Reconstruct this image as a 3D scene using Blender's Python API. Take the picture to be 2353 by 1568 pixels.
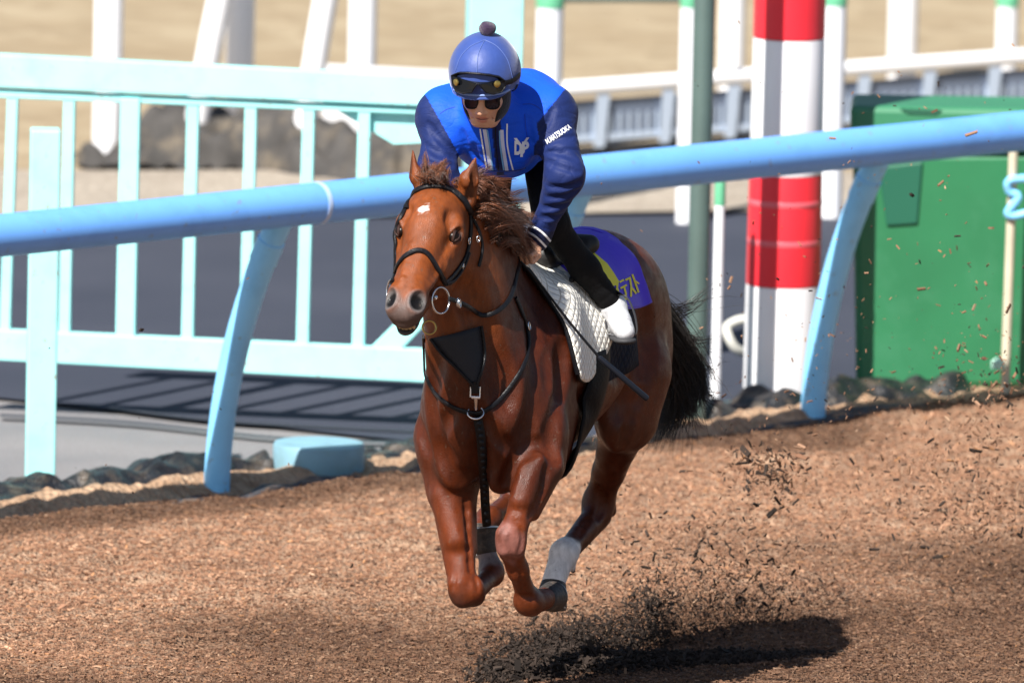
import bpy, bmesh, math, random
import numpy as np
from mathutils import Vector, Matrix
from mathutils.bvhtree import BVHTree
from mathutils.geometry import tessellate_polygon

for o in list(bpy.data.objects): bpy.data.objects.remove(o)
SC = bpy.context.scene
COL = SC.collection
rng = np.random.default_rng(7)
random.seed(7)
R = math.radians

# ------------------------------------------------------------------ camera, sky, sun, exposure
W, H = 2352.0, 1568.0
FPX = 29250.0                      # focal length in (2352-wide) pixels: 650 px per metre at 45 m
PITCH, ROLL, DIST, ZC = R(8.0), R(1.2), 45.0, 1.44
cam_d = bpy.data.cameras.new("camera"); CAM = bpy.data.objects.new("camera", cam_d); COL.objects.link(CAM)
cam_d.sensor_width = 36.0; cam_d.lens = 36.0*FPX/W; cam_d.clip_start = 1.0; cam_d.clip_end = 2000.0
cam_rot = Matrix.Rotation(R(90)-PITCH, 3, 'X') @ Matrix.Rotation(ROLL, 3, 'Z')
cam_pos = Vector((0, -DIST*math.cos(PITCH), ZC + DIST*math.sin(PITCH)))
CAM.matrix_world = Matrix.Translation(cam_pos) @ cam_rot.to_4x4()
SC.camera = CAM
cam_d.dof.use_dof = True; cam_d.dof.focus_distance = DIST + 0.15; cam_d.dof.aperture_fstop = 3.9

SUN_AZ, SUN_EL = R(31), R(46.5)      # azimuth measured left of the line from the scene to the camera
sun_dir = Vector((-math.sin(SUN_AZ)*math.cos(SUN_EL), -math.cos(SUN_AZ)*math.cos(SUN_EL), math.sin(SUN_EL)))
wd = bpy.data.worlds.new("World"); SC.world = wd; wd.use_nodes = True
nt = wd.node_tree; bg = nt.nodes["Background"]
sky = nt.nodes.new("ShaderNodeTexSky"); sky.sky_type = 'NISHITA'; sky.sun_disc = False
sky.sun_elevation = SUN_EL
sky.sun_rotation = math.atan2(sun_dir.x, sun_dir.y)
nt.links.new(sky.outputs[0], bg.inputs[0]); bg.inputs[1].default_value = 0.052
sl = bpy.data.lights.new("sun", 'SUN'); sl.energy = 5.0; sl.angle = R(0.53); sl.color = (1.0, 0.95, 0.88)
so = bpy.data.objects.new("sun", sl); COL.objects.link(so)
so.rotation_euler = (-sun_dir).to_track_quat('-Z', 'Y').to_euler()
SC.view_settings.view_transform = 'Standard'; SC.view_settings.look = 'None'
SC.view_settings.exposure = 0.92; SC.view_settings.gamma = 1.0; SC.view_settings.use_curve_mapping = False
SC.render.engine = 'CYCLES'
SC.cycles.use_denoising = True
SC.cycles.max_bounces = 6

# ------------------------------------------------------------------ pixel helpers (2352 x 1568 grid)
def ray(px, py):
    return (cam_rot @ Vector(((px-W/2)/FPX, -(py-H/2)/FPX, -1.0))).normalized()
def P(px, py, Y):
    d = ray(px, py); t = (Y-cam_pos.y)/d.y
    return cam_pos + d*t
def G(px, py, z=0.0):
    d = ray(px, py); t = (z-cam_pos.z)/d.z
    return cam_pos + d*t
def PV(px, py, a, b):
    """ray through a pixel, met with the vertical plane through ground points a and b"""
    n = Vector((-(b.y-a.y), b.x-a.x, 0)); d = ray(px, py)
    t = (Vector((a.x, a.y, 0))-cam_pos).dot(n)/d.dot(n)
    return cam_pos + d*t

# ------------------------------------------------------------------ material helpers
def mat(name, col, rough=0.6, var=0.0, vscale=8.0, bump=0.0, bscale=60.0, spec=0.5, sheen=0.0, metal=0.0, coat=0.0, attr=None, dirt=None, stretch=(1,1,1), rvar=0.0, wave=None, specks=None):
    m = bpy.data.materials.new(name); m.use_nodes = True
    n = m.node_tree.nodes; L = m.node_tree.links; b = n["Principled BSDF"]
    b.inputs["Roughness"].default_value = rough
    b.inputs["Specular IOR Level"].default_value = spec
    b.inputs["Metallic"].default_value = metal
    if sheen: b.inputs["Sheen Weight"].default_value = sheen; b.inputs["Sheen Roughness"].default_value = 0.4
    if coat: b.inputs["Coat Weight"].default_value = coat; b.inputs["Coat Roughness"].default_value = 0.15
    tc = n.new("ShaderNodeTexCoord"); mp = n.new("ShaderNodeMapping"); mp.inputs["Scale"].default_value = stretch
    L.new(tc.outputs["Object"], mp.inputs[0])
    src = None
    if attr:
        a = n.new("ShaderNodeAttribute"); a.attribute_name = attr; src = a.outputs["Color"]
    else:
        c = n.new("ShaderNodeRGB"); c.outputs[0].default_value = (*col, 1); src = c.outputs[0]
    if var > 0:
        nz = n.new("ShaderNodeTexNoise"); nz.inputs["Scale"].default_value = vscale; nz.inputs["Detail"].default_value = 6
        L.new(mp.outputs[0], nz.inputs["Vector"])
        mr = n.new("ShaderNodeMapRange"); mr.inputs[1].default_value = .25; mr.inputs[2].default_value = .75
        mr.inputs[3].default_value = 1-var; mr.inputs[4].default_value = 1+var
        L.new(nz.outputs[0], mr.inputs[0])
        mx = n.new("ShaderNodeVectorMath"); mx.operation = 'SCALE'
        L.new(src, mx.inputs[0]); L.new(mr.outputs[0], mx.inputs["Scale"]); src = mx.outputs[0]
    if dirt:
        dc, dscale, damt = dirt
        nz = n.new("ShaderNodeTexNoise"); nz.inputs["Scale"].default_value = dscale; nz.inputs["Detail"].default_value = 8; nz.inputs["Roughness"].default_value = .65
        L.new(mp.outputs[0], nz.inputs["Vector"])
        mr = n.new("ShaderNodeMapRange"); mr.inputs[1].default_value = .5; mr.inputs[2].default_value = .72; mr.inputs[4].default_value = damt
        L.new(nz.outputs[0], mr.inputs[0])
        mx = n.new("ShaderNodeMixRGB"); mx.inputs[2].default_value = (*dc, 1)
        L.new(mr.outputs[0], mx.inputs[0]); L.new(src, mx.inputs[1]); src = mx.outputs[0]
    if specks:                                     # mud flung on by hooves
        nz = n.new("ShaderNodeTexNoise"); nz.inputs["Scale"].default_value = specks[1]; nz.inputs["Detail"].default_value = 3; L.new(tc.outputs["Object"], nz.inputs["Vector"])
        mr = n.new("ShaderNodeMapRange"); mr.inputs[1].default_value = .66; mr.inputs[2].default_value = .70; mr.inputs[4].default_value = specks[2]; L.new(nz.outputs[0], mr.inputs[0])
        mx = n.new("ShaderNodeMixRGB"); mx.inputs[2].default_value = (*specks[0], 1); L.new(mr.outputs[0], mx.inputs[0]); L.new(src, mx.inputs[1]); src = mx.outputs[0]
    L.new(src, b.inputs["Base Color"])
    if rvar:
        nz = n.new("ShaderNodeTexNoise"); nz.inputs["Scale"].default_value = 22; nz.inputs["Detail"].default_value = 5; L.new(tc.outputs["Object"], nz.inputs["Vector"])
        mr = n.new("ShaderNodeMapRange"); mr.inputs[1].default_value = .3; mr.inputs[2].default_value = .7; mr.inputs[3].default_value = rough-rvar; mr.inputs[4].default_value = rough+rvar
        L.new(nz.outputs[0], mr.inputs[0]); L.new(mr.outputs[0], b.inputs["Roughness"])
    if bump > 0:
        nz = n.new("ShaderNodeTexNoise"); nz.inputs["Scale"].default_value = bscale; nz.inputs["Detail"].default_value = 5
        L.new(mp.outputs[0], nz.inputs["Vector"])
        bp = n.new("ShaderNodeBump"); bp.inputs["Strength"].default_value = bump; bp.inputs["Distance"].default_value = 0.01
        L.new(nz.outputs[0], bp.inputs["Height"]); L.new(bp.outputs[0], b.inputs["Normal"])
        if wave:                                   # cloth creases: broken bands of relief
            ws, wst = wave; z1 = n.new("ShaderNodeTexNoise"); z1.inputs["Scale"].default_value = ws; z1.inputs["Detail"].default_value = 2; z1.inputs["Distortion"].default_value = 1.6
            mp2 = n.new("ShaderNodeMapping"); mp2.inputs["Scale"].default_value = (1, 1, 2.2); mp2.inputs["Rotation"].default_value = (.5, .6, .2); L.new(tc.outputs["Object"], mp2.inputs[0]); L.new(mp2.outputs[0], z1.inputs["Vector"])
            sb_ = n.new("ShaderNodeMath"); sb_.operation = 'SUBTRACT'; sb_.inputs[1].default_value = .5; L.new(z1.outputs[0], sb_.inputs[0])
            ab_ = n.new("ShaderNodeMath"); ab_.operation = 'ABSOLUTE'; L.new(sb_.outputs[0], ab_.inputs[0])
            pw_ = n.new("ShaderNodeMath"); pw_.operation = 'POWER'; pw_.inputs[1].default_value = .6; L.new(ab_.outputs[0], pw_.inputs[0])
            b2 = n.new("ShaderNodeBump"); b2.inputs["Strength"].default_value = wst; b2.inputs["Distance"].default_value = .02; L.new(pw_.outputs[0], b2.inputs["Height"]); L.new(bp.outputs[0], b2.inputs["Normal"]); L.new(b2.outputs[0], b.inputs["Normal"])
    return m

# ------------------------------------------------------------------ object helpers
def empty(name, loc=(0, 0, 0), **props):
    o = bpy.data.objects.new(name, None); COL.objects.link(o); o.location = loc
    for k, v in props.items(): o[k] = v
    return o
def tag(o, label=None, category=None, group=None, kind=None):
    for k, v in (("label", label), ("category", category), ("group", group), ("kind", kind)):
        if v: o[k] = v
    return o
def link_mesh(name, me, m=None, parent=None):
    o = bpy.data.objects.new(name, me); COL.objects.link(o)
    if m: me.materials.append(m)
    if parent is not None:
        o.parent = parent
        q, base = parent, Vector((0, 0, 0))
        while q is not None: base = base + q.location; q = q.parent
        o.location = -base              # mesh data stay in world coordinates
    return o
def mesh_obj(name, V, F, m=None, parent=None, smooth=True, colors=None, bevel=0.0, solid=0.0, subsurf=0):
    me = bpy.data.meshes.new(name)
    me.from_pydata([tuple(v) for v in V], [], [tuple(f) for f in F]); me.update()
    if smooth:
        me.polygons.foreach_set("use_smooth", [True]*len(me.polygons)); me.set_sharp_from_angle(angle=R(42))
    if colors is not None:
        a = me.color_attributes.new("col", 'FLOAT_COLOR', 'POINT')
        c = np.ones((len(me.vertices), 4), np.float32); c[:, :3] = colors; a.data.foreach_set("color", c.ravel())
    o = link_mesh(name, me, m, parent)
    if solid: s = o.modifiers.new("s", 'SOLIDIFY'); s.thickness = solid; s.offset = 1
    if bevel: s = o.modifiers.new("b", 'BEVEL'); s.width = bevel; s.segments = 2; s.limit_method = 'ANGLE'
    if subsurf: s = o.modifiers.new("u", 'SUBSURF'); s.levels = subsurf; s.render_levels = subsurf
    return o
class MB:
    """collects primitive shapes into one mesh"""
    def __init__(s): s.V = []; s.F = []
    def add(s, V, F):
        n = len(s.V); s.V += [Vector(v) for v in V]; s.F += [tuple(i+n for i in f) for f in F]; return s
    def hexa(s, a, b):      # a, b: 4 points each (front, back), same winding
        return s.add(list(a)+list(b), [(0,1,2,3),(7,6,5,4),(0,4,5,1),(1,5,6,2),(2,6,7,3),(3,7,4,0)])
    def box(s, c, sx, sy, sz, rz=0.0):
        M = Matrix.Rotation(rz, 3, 'Z'); c = Vector(c)
        pts = [c + M @ Vector((x*sx/2, y*sy/2, z*sz/2)) for z in (-1, 1) for x, y in ((-1,-1),(1,-1),(1,1),(-1,1))]
        return s.hexa(pts[:4][::-1], pts[4:][::-1])
    def tube(s, pts, rad, seg=16, cap=True):
        pts = [Vector(p) for p in pts]; n = len(pts)
        if not hasattr(rad, '__len__'): rad = [rad]*n
        V = []; F = []; up = None
        for i, p in enumerate(pts):
            t = (pts[min(i+1, n-1)]-pts[max(i-1, 0)]).normalized()
            if up is None: up = Vector((0,0,1)) if abs(t.z) < .9 else Vector((1,0,0))
            x = up.cross(t).normalized(); up = t.cross(x).normalized()
            for k in range(seg):
                a = 2*math.pi*k/seg; V.append(p + (x*math.cos(a)+up*math.sin(a))*rad[i])
        for i in range(n-1):
            for k in range(seg):
                F.append((i*seg+k, i*seg+(k+1)%seg, (i+1)*seg+(k+1)%seg, (i+1)*seg+k))
        if cap:
            F.append(tuple(range(seg))[::-1]); F.append(tuple((n-1)*seg+k for k in range(seg)))
        return s.add(V, F)
    def lathe(s, c, prof, seg=24, axis=None):   # prof: (radius, height) pairs from base to top
        c = Vector(c); V = []; F = []; n = len(prof)
        M = Matrix.Identity(3) if axis is None else Vector(axis).to_track_quat('Z', 'Y').to_matrix()
        for r, z in prof:
            for k in range(seg):
                a = 2*math.pi*k/seg; V.append(c + M @ Vector((r*math.cos(a), r*math.sin(a), z)))
        for i in range(n-1):
            for k in range(seg): F.append((i*seg+k, i*seg+(k+1)%seg, (i+1)*seg+(k+1)%seg, (i+1)*seg+k))
        F.append(tuple(range(seg))[::-1]); F.append(tuple((n-1)*seg+k for k in range(seg)))
        return s.add(V, F)
    def build(s, name, m=None, parent=None, **kw): return mesh_obj(name, s.V, s.F, m, parent, **kw)
def smooth_path(pts, n=8):
    """Catmull-Rom through the points"""
    pts = [Vector(p) for p in pts]; out = []
    for i in range(len(pts)-1):
        p0 = pts[max(i-1, 0)]; p1 = pts[i]; p2 = pts[i+1]; p3 = pts[min(i+2, len(pts)-1)]
        for k in range(n):
            t = k/n; out.append(.5*((2*p1)+(p2-p0)*t+(2*p0-5*p1+4*p2-p3)*t*t+(3*p1-p0-3*p2+p3)*t**3))
    out.append(pts[-1]); return out

# ------------------------------------------------------------------ smooth distance-field modelling
class Field:
    def __init__(s): s.pr = []
    def cone(s, a, b, r1, r2, k=.04, flat=None, op='u'):
        a = np.array(a, float); b = np.array(b, float)
        if flat is not None: flat = (np.array(flat[0], float)/np.linalg.norm(flat[0]), flat[1])
        c = (a+b)/2; rad = np.linalg.norm(b-a)/2 + max(r1, r2)*(1 if flat is None or flat[1] >= 1 else 1/flat[1])
        s.pr.append(('c', (a, b, r1, r2, flat), k, op, c, rad)); return s
    def ball(s, c, r, k=.04, op='u'): return s.ell(c, np.eye(3), (r, r, r), k, op)
    def ell(s, c, A, r, k=.04, op='u'):
        c = np.array(c, float); A = np.array(A, float); A = A/np.linalg.norm(A, axis=1)[:, None]   # rows are axes
        s.pr.append(('e', (c, A, np.array(r, float)), k, op, c, max(r))); return s
    @staticmethod
    def _d(pr, X):
        t, q = pr[0], pr[1]
        if t == 'c':
            a, b, r1, r2, fl = q; p = X-a; ba = b-a
            if fl is not None: p = p + ((p@fl[0])*(fl[1]-1))[:, None]*fl[0]
            h = np.clip(p@ba/(ba@ba+1e-12), 0, 1)
            d = np.linalg.norm(p-h[:, None]*ba, axis=1)-(r1+(r2-r1)*h)
            if fl is not None and fl[1] > 1: d = d/ (1+.5*(fl[1]-1))
            return d
        c, A, r = q; p = (X-c)@A.T
        k0 = np.linalg.norm(p/r, axis=1)+1e-9; k1 = np.linalg.norm(p/(r*r), axis=1)+1e-9
        return np.where(k0 < 1e-3, -r.min(), k0*(k0-1)/k1)
    def ev(s, X, sel=None):
        d = np.full(len(X), 1.0)
        for i in (range(len(s.pr)) if sel is None else sel):
            pr = s.pr[i]; e = s._d(pr, X); k = pr[2]
            if pr[3] == 'u':
                h = np.maximum(k-np.abs(d-e), 0)/k; d = np.minimum(d, e)-h*h*k*.25
            else:
                e = -e; h = np.maximum(k-np.abs(d-e), 0)/k; d = np.maximum(d, e)+h*h*k*.25
        return d
    def mesh(s, h=.006, B=16):
        C = np.array([p[4] for p in s.pr]); Rr = np.array([p[5] for p in s.pr]); K = np.array([p[2] for p in s.pr])
        un = np.array([p[3] == 'u' for p in s.pr])
        lo = (C[un]-Rr[un][:, None]).min(0)-.02; hi = (C[un]+Rr[un][:, None]).max(0)+.02
        nb = np.ceil((hi-lo)/(h*B)).astype(int); n = nb*B+1
        D = np.full(n, 1.0, np.float32)
        hd = h*B*math.sqrt(3)/2
        g = np.arange(B+1)*h
        gx, gy, gz = np.meshgrid(g, g, g, indexing='ij'); cell = np.stack([gx.ravel(), gy.ravel(), gz.ravel()], 1)
        idx = np.stack(np.meshgrid(*[np.arange(q) for q in nb], indexing='ij'), -1).reshape(-1, 3)
        cen = lo+(idx+.5)*h*B
        for (i, j, k), c in zip(idx, cen):
            lb = np.linalg.norm(C-c, axis=1)-Rr-hd
            sel = np.nonzero(lb < K+.02)[0]
            if not len(sel): continue
            d0 = s.ev(c[None], sel)[0]
            x0, y0, z0 = i*B, j*B, k*B
            if d0 > hd*1.7+.03: continue
            if d0 < -(hd*1.9+.03): D[x0:x0+B+1, y0:y0+B+1, z0:z0+B+1] = -1; continue
            D[x0:x0+B+1, y0:y0+B+1, z0:z0+B+1] = s.ev(lo+np.array([x0, y0, z0])*h+cell, sel).reshape(B+1, B+1, B+1)
        S = D < 0
        m = S[:-1,:-1,:-1].astype(np.int8)
        tot = np.zeros(m.shape, np.int8)
        offs = [(a, b, c) for a in (0,1) for b in (0,1) for c in (0,1)]
        for a, b, c in offs: tot += S[a:n[0]-1+a, b:n[1]-1+b, c:n[2]-1+c]
        act = np.argwhere((tot > 0) & (tot < 8))
        vid = np.full(m.shape, -1, np.int32); vid[tuple(act.T)] = np.arange(len(act))
        cv = np.stack([D[act[:,0]+a, act[:,1]+b, act[:,2]+c] for a, b, c in offs], 1)
        acc = np.zeros((len(act), 3)); cnt = np.zeros(len(act))
        for p in range(8):
            for q in range(p+1, 8):
                dif = np.array(offs[q])-np.array(offs[p])
                if abs(dif).sum() != 1: continue
                va, vb = cv[:, p], cv[:, q]; cr = (va < 0) != (vb < 0)
                t = np.where(cr, va/np.where(cr, va-vb, 1), 0)
                acc += np.where(cr[:, None], np.array(offs[p])+t[:, None]*dif, 0); cnt += cr
        V = lo+(act+acc/cnt[:, None])*h
        F = []
        for ax in range(3):
            o1, o2 = [(1,2),(2,0),(0,1)][ax]
            sl0 = [slice(None)]*3; sl1 = [slice(None)]*3; sl0[ax] = slice(0, -1); sl1[ax] = slice(1, None)
            A0 = S[tuple(sl0)]; A1 = S[tuple(sl1)]
            e = np.argwhere(A0 != A1); e = e[(e[:, o1] > 0) & (e[:, o2] > 0) & (e[:, o1] < n[o1]-1) & (e[:, o2] < n[o2]-1)]
            u1 = np.zeros(3, int); u1[o1] = 1; u2 = np.zeros(3, int); u2[o2] = 1
            ids = [vid[tuple((e-q).T)] for q in (u1*0, u1, u1+u2, u2)]
            f = np.stack(ids, 1); fl = A0[tuple(e.T)]; f[~fl] = f[~fl][:, ::-1]
            F.append(f)
        F = np.concatenate(F); F = F[(F >= 0).all(1)]
        return V, F
def np_mesh(name, V, F, m=None, parent=None, colors=None, smooth=True, relax=0):
    """V (n,3), F (m,4) or (m,3) arrays"""
    k = F.shape[1]
    if relax:
        e = np.concatenate([F[:, [i, (i+1) % k]] for i in range(k)])
        for _ in range(relax):
            acc = np.zeros_like(V); cn = np.zeros(len(V))
            for c in range(3): acc[:, c] = np.bincount(e[:, 0], V[e[:, 1], c], len(V))+np.bincount(e[:, 1], V[e[:, 0], c], len(V))
            cn = np.bincount(e.ravel(), minlength=len(V)); V = V*.5+.5*acc/np.maximum(cn, 1)[:, None]
    me = bpy.data.meshes.new(name)
    me.vertices.add(len(V)); me.vertices.foreach_set("co", np.ascontiguousarray(V, np.float32).ravel())
    me.loops.add(F.size); me.loops.foreach_set("vertex_index", np.ascontiguousarray(F, np.int32).ravel())
    me.polygons.add(len(F)); me.polygons.foreach_set("loop_start", np.arange(len(F), dtype=np.int32)*k)
    me.polygons.foreach_set("loop_total", np.full(len(F), k, np.int32))
    me.polygons.foreach_set("use_smooth", np.full(len(F), smooth, bool))
    me.update(calc_edges=True)
    if colors is not None:
        a = me.color_attributes.new("col", 'FLOAT_COLOR', 'POINT')
        c = np.ones((len(V), 4), np.float32); c[:, :3] = colors; a.data.foreach_set("color", c.ravel())
    return link_mesh(name, me, m, parent), V
def bvh_of(V, F): return BVHTree.FromPolygons([tuple(v) for v in V], [tuple(f) for f in F])
def hit(bvh, px, py, off=0.0, Yfall=None):
    d = ray(px, py); r = bvh.ray_cast(cam_pos, d)
    if r[0] is None:
        q = P(px, py, Yfall if Yfall is not None else 0.3); r = bvh.find_nearest(q)
    loc, n = r[0], r[1]
    if n.dot(d) > 0 and r[3] is not None and False: n = -n
    return loc+n*off, n
def proj(X):
    """world points (n,3) -> pixel coordinates"""
    q = (np.asarray(X, float)-np.array(cam_pos))@np.array(cam_rot); return W/2-q[:, 0]/q[:, 2]*FPX, H/2+q[:, 1]/q[:, 2]*FPX
def smoothstep(x, a, b):
    t = np.clip((x-a)/(b-a), 0, 1); return t*t*(3-2*t)
def noise3(X, f, seed=0):
    """cheap smooth pseudo-noise in about -1..1"""
    r = np.random.default_rng(seed); o = np.zeros(len(X))
    for i in range(6):
        k = r.normal(size=3); k /= np.linalg.norm(k); o += np.sin(X@k*f*(1+.35*i)+r.uniform(0, 6.28))
    return o/3.2
RES_HORSE = .005
m_coat_dark = mat("coat_dark", (.03, .012, .008), rough=.4)
# ================================================================== the setting
def sheet(name, pts, z, m, nu=2, nv=2, relief=0.0, pits=None):
    """quad sheet from four ground points (near-left, near-right, far-right, far-left)"""
    a, b, c, d = [Vector((p[0], p[1], 0)) for p in pts]; V = []; F = []
    for j in range(nv):
        for i in range(nu):
            s, t = i/(nu-1), j/(nv-1); V.append(tuple((a*(1-s)+b*s)*(1-t)+(d*(1-s)+c*s)*t+Vector((0, 0, z))))
    V = np.array(V)
    if relief: V[:, 2] += relief*(noise3(V, 2.2, 11)*.5+noise3(V, 6.5, 12)*.35+noise3(V, 17, 13)*.15)
    if pits is not None:
        for cx, cy, rr, dp in pits:
            m_ = (np.abs(V[:, 0]-cx) < rr*3) & (np.abs(V[:, 1]-cy) < rr*3); q_ = ((V[m_, 0]-cx)**2+(V[m_, 1]-cy)**2)/(rr*rr); V[m_, 2] -= dp*(np.exp(-q_)-.55*np.exp(-(np.sqrt(q_)-1.6)**2*3))
    for j in range(nv-1):
        for i in range(nu-1): F.append((j*nu+i, j*nu+i+1, (j+1)*nu+i+1, (j+1)*nu+i))
    o = mesh_obj(name, V, F, m); o["kind"] = "structure"; return o
def ground_mat(name, c1, c2, c3, s1, s2, bump=.6, rough=.9, stretch=(1, 1, 1), tint=False):
    m = bpy.data.materials.new(name); m.use_nodes = True; n = m.node_tree.nodes; L = m.node_tree.links; b = n["Principled BSDF"]
    b.inputs["Roughness"].default_value = rough; b.inputs["Specular IOR Level"].default_value = .25
    tc = n.new("ShaderNodeTexCoord"); mp = n.new("ShaderNodeMapping"); mp.inputs["Scale"].default_value = stretch; L.new(tc.outputs["Object"], mp.inputs[0])
    z1 = n.new("ShaderNodeTexNoise"); z1.inputs["Scale"].default_value = s1; z1.inputs["Detail"].default_value = 8; L.new(mp.outputs[0], z1.inputs[0])
    z2 = n.new("ShaderNodeTexVoronoi"); z2.inputs["Scale"].default_value = s2; z2.inputs["Randomness"].default_value = 1; L.new(mp.outputs[0], z2.inputs[0])
    r1 = n.new("ShaderNodeMapRange"); r1.inputs[1].default_value = .38; r1.inputs[2].default_value = .64; L.new(z1.outputs[0], r1.inputs[0])
    mx = n.new("ShaderNodeMixRGB"); mx.inputs[1].default_value = (*c1, 1); mx.inputs[2].default_value = (*c2, 1); L.new(r1.outputs[0], mx.inputs[0])
    sep = n.new("ShaderNodeSeparateColor"); L.new(z2.outputs["Color"], sep.inputs[0])
    r2 = n.new("ShaderNodeMapRange"); r2.inputs[1].default_value = .35; r2.inputs[2].default_value = 1.0; r2.inputs[4].default_value = .8; L.new(sep.outputs[0], r2.inputs[0])
    mx2 = n.new("ShaderNodeMixRGB"); mx2.inputs[2].default_value = (*c3, 1); L.new(r2.outputs[0], mx2.inputs[0]); L.new(mx.outputs[0], mx2.inputs[1])
    src = mx2.outputs[0]
    if tint:
        at = n.new("ShaderNodeAttribute"); at.attribute_name = "col"; ml = n.new("ShaderNodeMixRGB"); ml.blend_type = 'MULTIPLY'; ml.inputs[0].default_value = 1
        L.new(src, ml.inputs[1]); L.new(at.outputs["Color"], ml.inputs[2]); src = ml.outputs[0]
    L.new(src, b.inputs["Base Color"])
    bp = n.new("ShaderNodeBump"); bp.inputs["Strength"].default_value = bump; bp.inputs["Distance"].default_value = .02
    ad = n.new("ShaderNodeMath"); ad.operation = 'ADD'; L.new(z2.outputs["Distance"], ad.inputs[0]); L.new(z1.outputs[0], ad.inputs[1])
    L.new(ad.outputs[0], bp.inputs["Height"]); L.new(bp.outputs[0], b.inputs["Normal"])
    return m
# the rail line and the lines parallel to it
pA, pB = G(497, 1142), G(1866, 982)
rd = (pB-pA); rd.z = 0; rd.normalize(); rn = Vector((rd.y, -rd.x, 0))      # rn points to the track side
if rn.y > 0: rn = -rn
def RL(s, d): p = pA+rd*s+rn*d; return Vector((p.x, p.y, 0))     # along the rail, out onto the track
eA, eB = G(0, 1218), G(2352, 925)
ed = (eB-eA).normalized()
m_under = ground_mat("bare_dirt", (.30, .235, .15), (.35, .285, .19), (.26, .20, .125), 1.2, 6, .3)
o = sheet("ground", [(-300, -120), (300, -120), (300, 900), (-300, 900)], -.06, m_under)
m_chip_ground = ground_mat("woodchip_bed", (.16, .090, .056), (.255, .158, .101), (.315, .205, .138), 2.2, 70, .9, tint=True)
o = sheet("woodchip_track", [eA-ed*9-Vector((0, 14, 0)), eB+ed*9-Vector((0, 14, 0)), eB+ed*9, eA-ed*9], .030, m_chip_ground, 460, 330, .020,
          [(rng.uniform(-2.5, 3), rng.uniform(.6, 9), rng.uniform(.05, .11), rng.uniform(.008, .024)) for _ in range(420)])
def dryness(x, y):
    """dry pale chips along the rail side, moist darker ones out on the track"""
    d = -((x-eA.x)*-ed.y+(y-eA.y)*ed.x); w = .35*noise3(np.stack([x, y, x*0], 1), 1.7, 91)
    return smoothstep(d+w, .15, .55)*(1-smoothstep(d+w*2, 1.6, 3.4))
tvv = np.array([tuple(v.co) for v in o.data.vertices]); dr = dryness(tvv[:, 0], tvv[:, 1])
ca = o.data.color_attributes.new("col", 'FLOAT_COLOR', 'POINT'); cc = np.ones((len(tvv), 4), np.float32); cc[:, :3] = (np.array([.66, .60, .57])[None]*(1-dr[:, None])+np.array([1.55, 1.60, 1.62])[None]*dr[:, None]); ca.data.foreach_set("color", cc.ravel())
# the paved yard behind the rail
m_asph = ground_mat("asphalt", (.036, .042, .062), (.050, .056, .078), (.042, .048, .066), .8, 90, .25, .8)
m_conc = ground_mat("pale_paving", (.17, .17, .18), (.22, .21, .215), (.20, .19, .19), 1.6, 60, .2, .85)
m_grav = ground_mat("pale_gravel", (.27, .23, .185), (.34, .295, .24), (.40, .35, .29), 1.4, 30, .6)
k0, k1 = G(0, 905), G(950, 1005); kd = (k1-k0).normalized()
j0, j1 = G(0, 505), G(1500, 487); jd = (j1-j0).normalized()
i0, i1 = G(0, 392), G(1500, 395); idr = (i1-i0).normalized()
sheet("paving", [(-60, -12), (60, -12), (60, 12.5), (-60, 12.5)], -.030, m_conc)
sheet("road", [k0-kd*5, k1+kd*5, j1+jd*30, j0-jd*30], -.014, m_asph)
sheet("gravel_verge", [j0-jd*30, j1+jd*30, i1+idr*30, i0-idr*30], .004, m_grav, 120, 20, .012)
# seams of tar across the road
m_tar = mat("tar_seam", (.025, .028, .035), rough=.5)
for pts in ([(0, 948), (300, 965), (640, 1000), (950, 1010)], [(250, 930), (520, 962), (950, 985)]):
    mb = MB(); c = smooth_path([G(x, y) for x, y in pts], 6); n = len(c)
    V = [p+Vector((0, s*.035, -.009)) for p in c for s in (-1, 1)]
    mb.add(V, [(2*i, 2*i+1, 2*i+3, 2*i+2) for i in range(n-1)]); tag(mb.build("tar_seam", m_tar), kind="structure")

# ---- heaps of black sheeting and soil
def bank(name, path, w, h, m, seed, label, cat="sheeting"):
    V = []; c = smooth_path(path, 10); n = len(c); r = np.random.default_rng(seed); ns = 15
    for i, p in enumerate(c):
        t = (c[min(i+1, n-1)]-c[max(i-1, 0)]).normalized(); s = Vector((t.y, -t.x, 0)); e = math.sin(math.pi*min(1, max(0, i/(n-1))))**.35
        ww, hh = (w[i/(n-1)], h[i/(n-1)]) if callable(w) else (w, h)
        for k in range(ns):
            f = k/(ns-1)*2-1; V.append(p+s*f*ww*.5*(.55+.45*e)+Vector((0, 0, hh*e*(1-abs(f)**2.2)-.025)))
    V = np.array([tuple(v) for v in V])
    d = .35*h*(noise3(V, 9, seed)+.7*noise3(V, 21, seed+1)+.45*noise3(V, 48, seed+2)); V[:, 2] += d*np.clip((V[:, 2]+.03)/.05, 0, 1); V[:, :2] += (.02*np.stack([noise3(V, 25, seed+3), noise3(V, 25, seed+4)], 1))
    V += r.normal(size=V.shape)*np.array([.012, .012, .013])*min(1, h/.1)
    F = [(i*ns+k, i*ns+k+1, (i+1)*ns+k+1, (i+1)*ns+k) for i in range(n-1) for k in range(ns-1)]
    o = mesh_obj(name, V, F, m, subsurf=1); tag(o, label, cat); return o
m_sheet = mat("black_sheeting", (.012, .013, .016), rough=.42, var=.6, vscale=14, bump=1.0, bscale=55, dirt=((.20, .15, .10), 11, .45))
bank("plastic_sheeting", [G(-150, 1190), G(60, 1160), G(260, 1135), G(470, 1100), G(640, 1088)], .42, .13, m_sheet, 21, "crumpled black sheeting heaped at the foot of the leftmost mint post")
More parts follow.
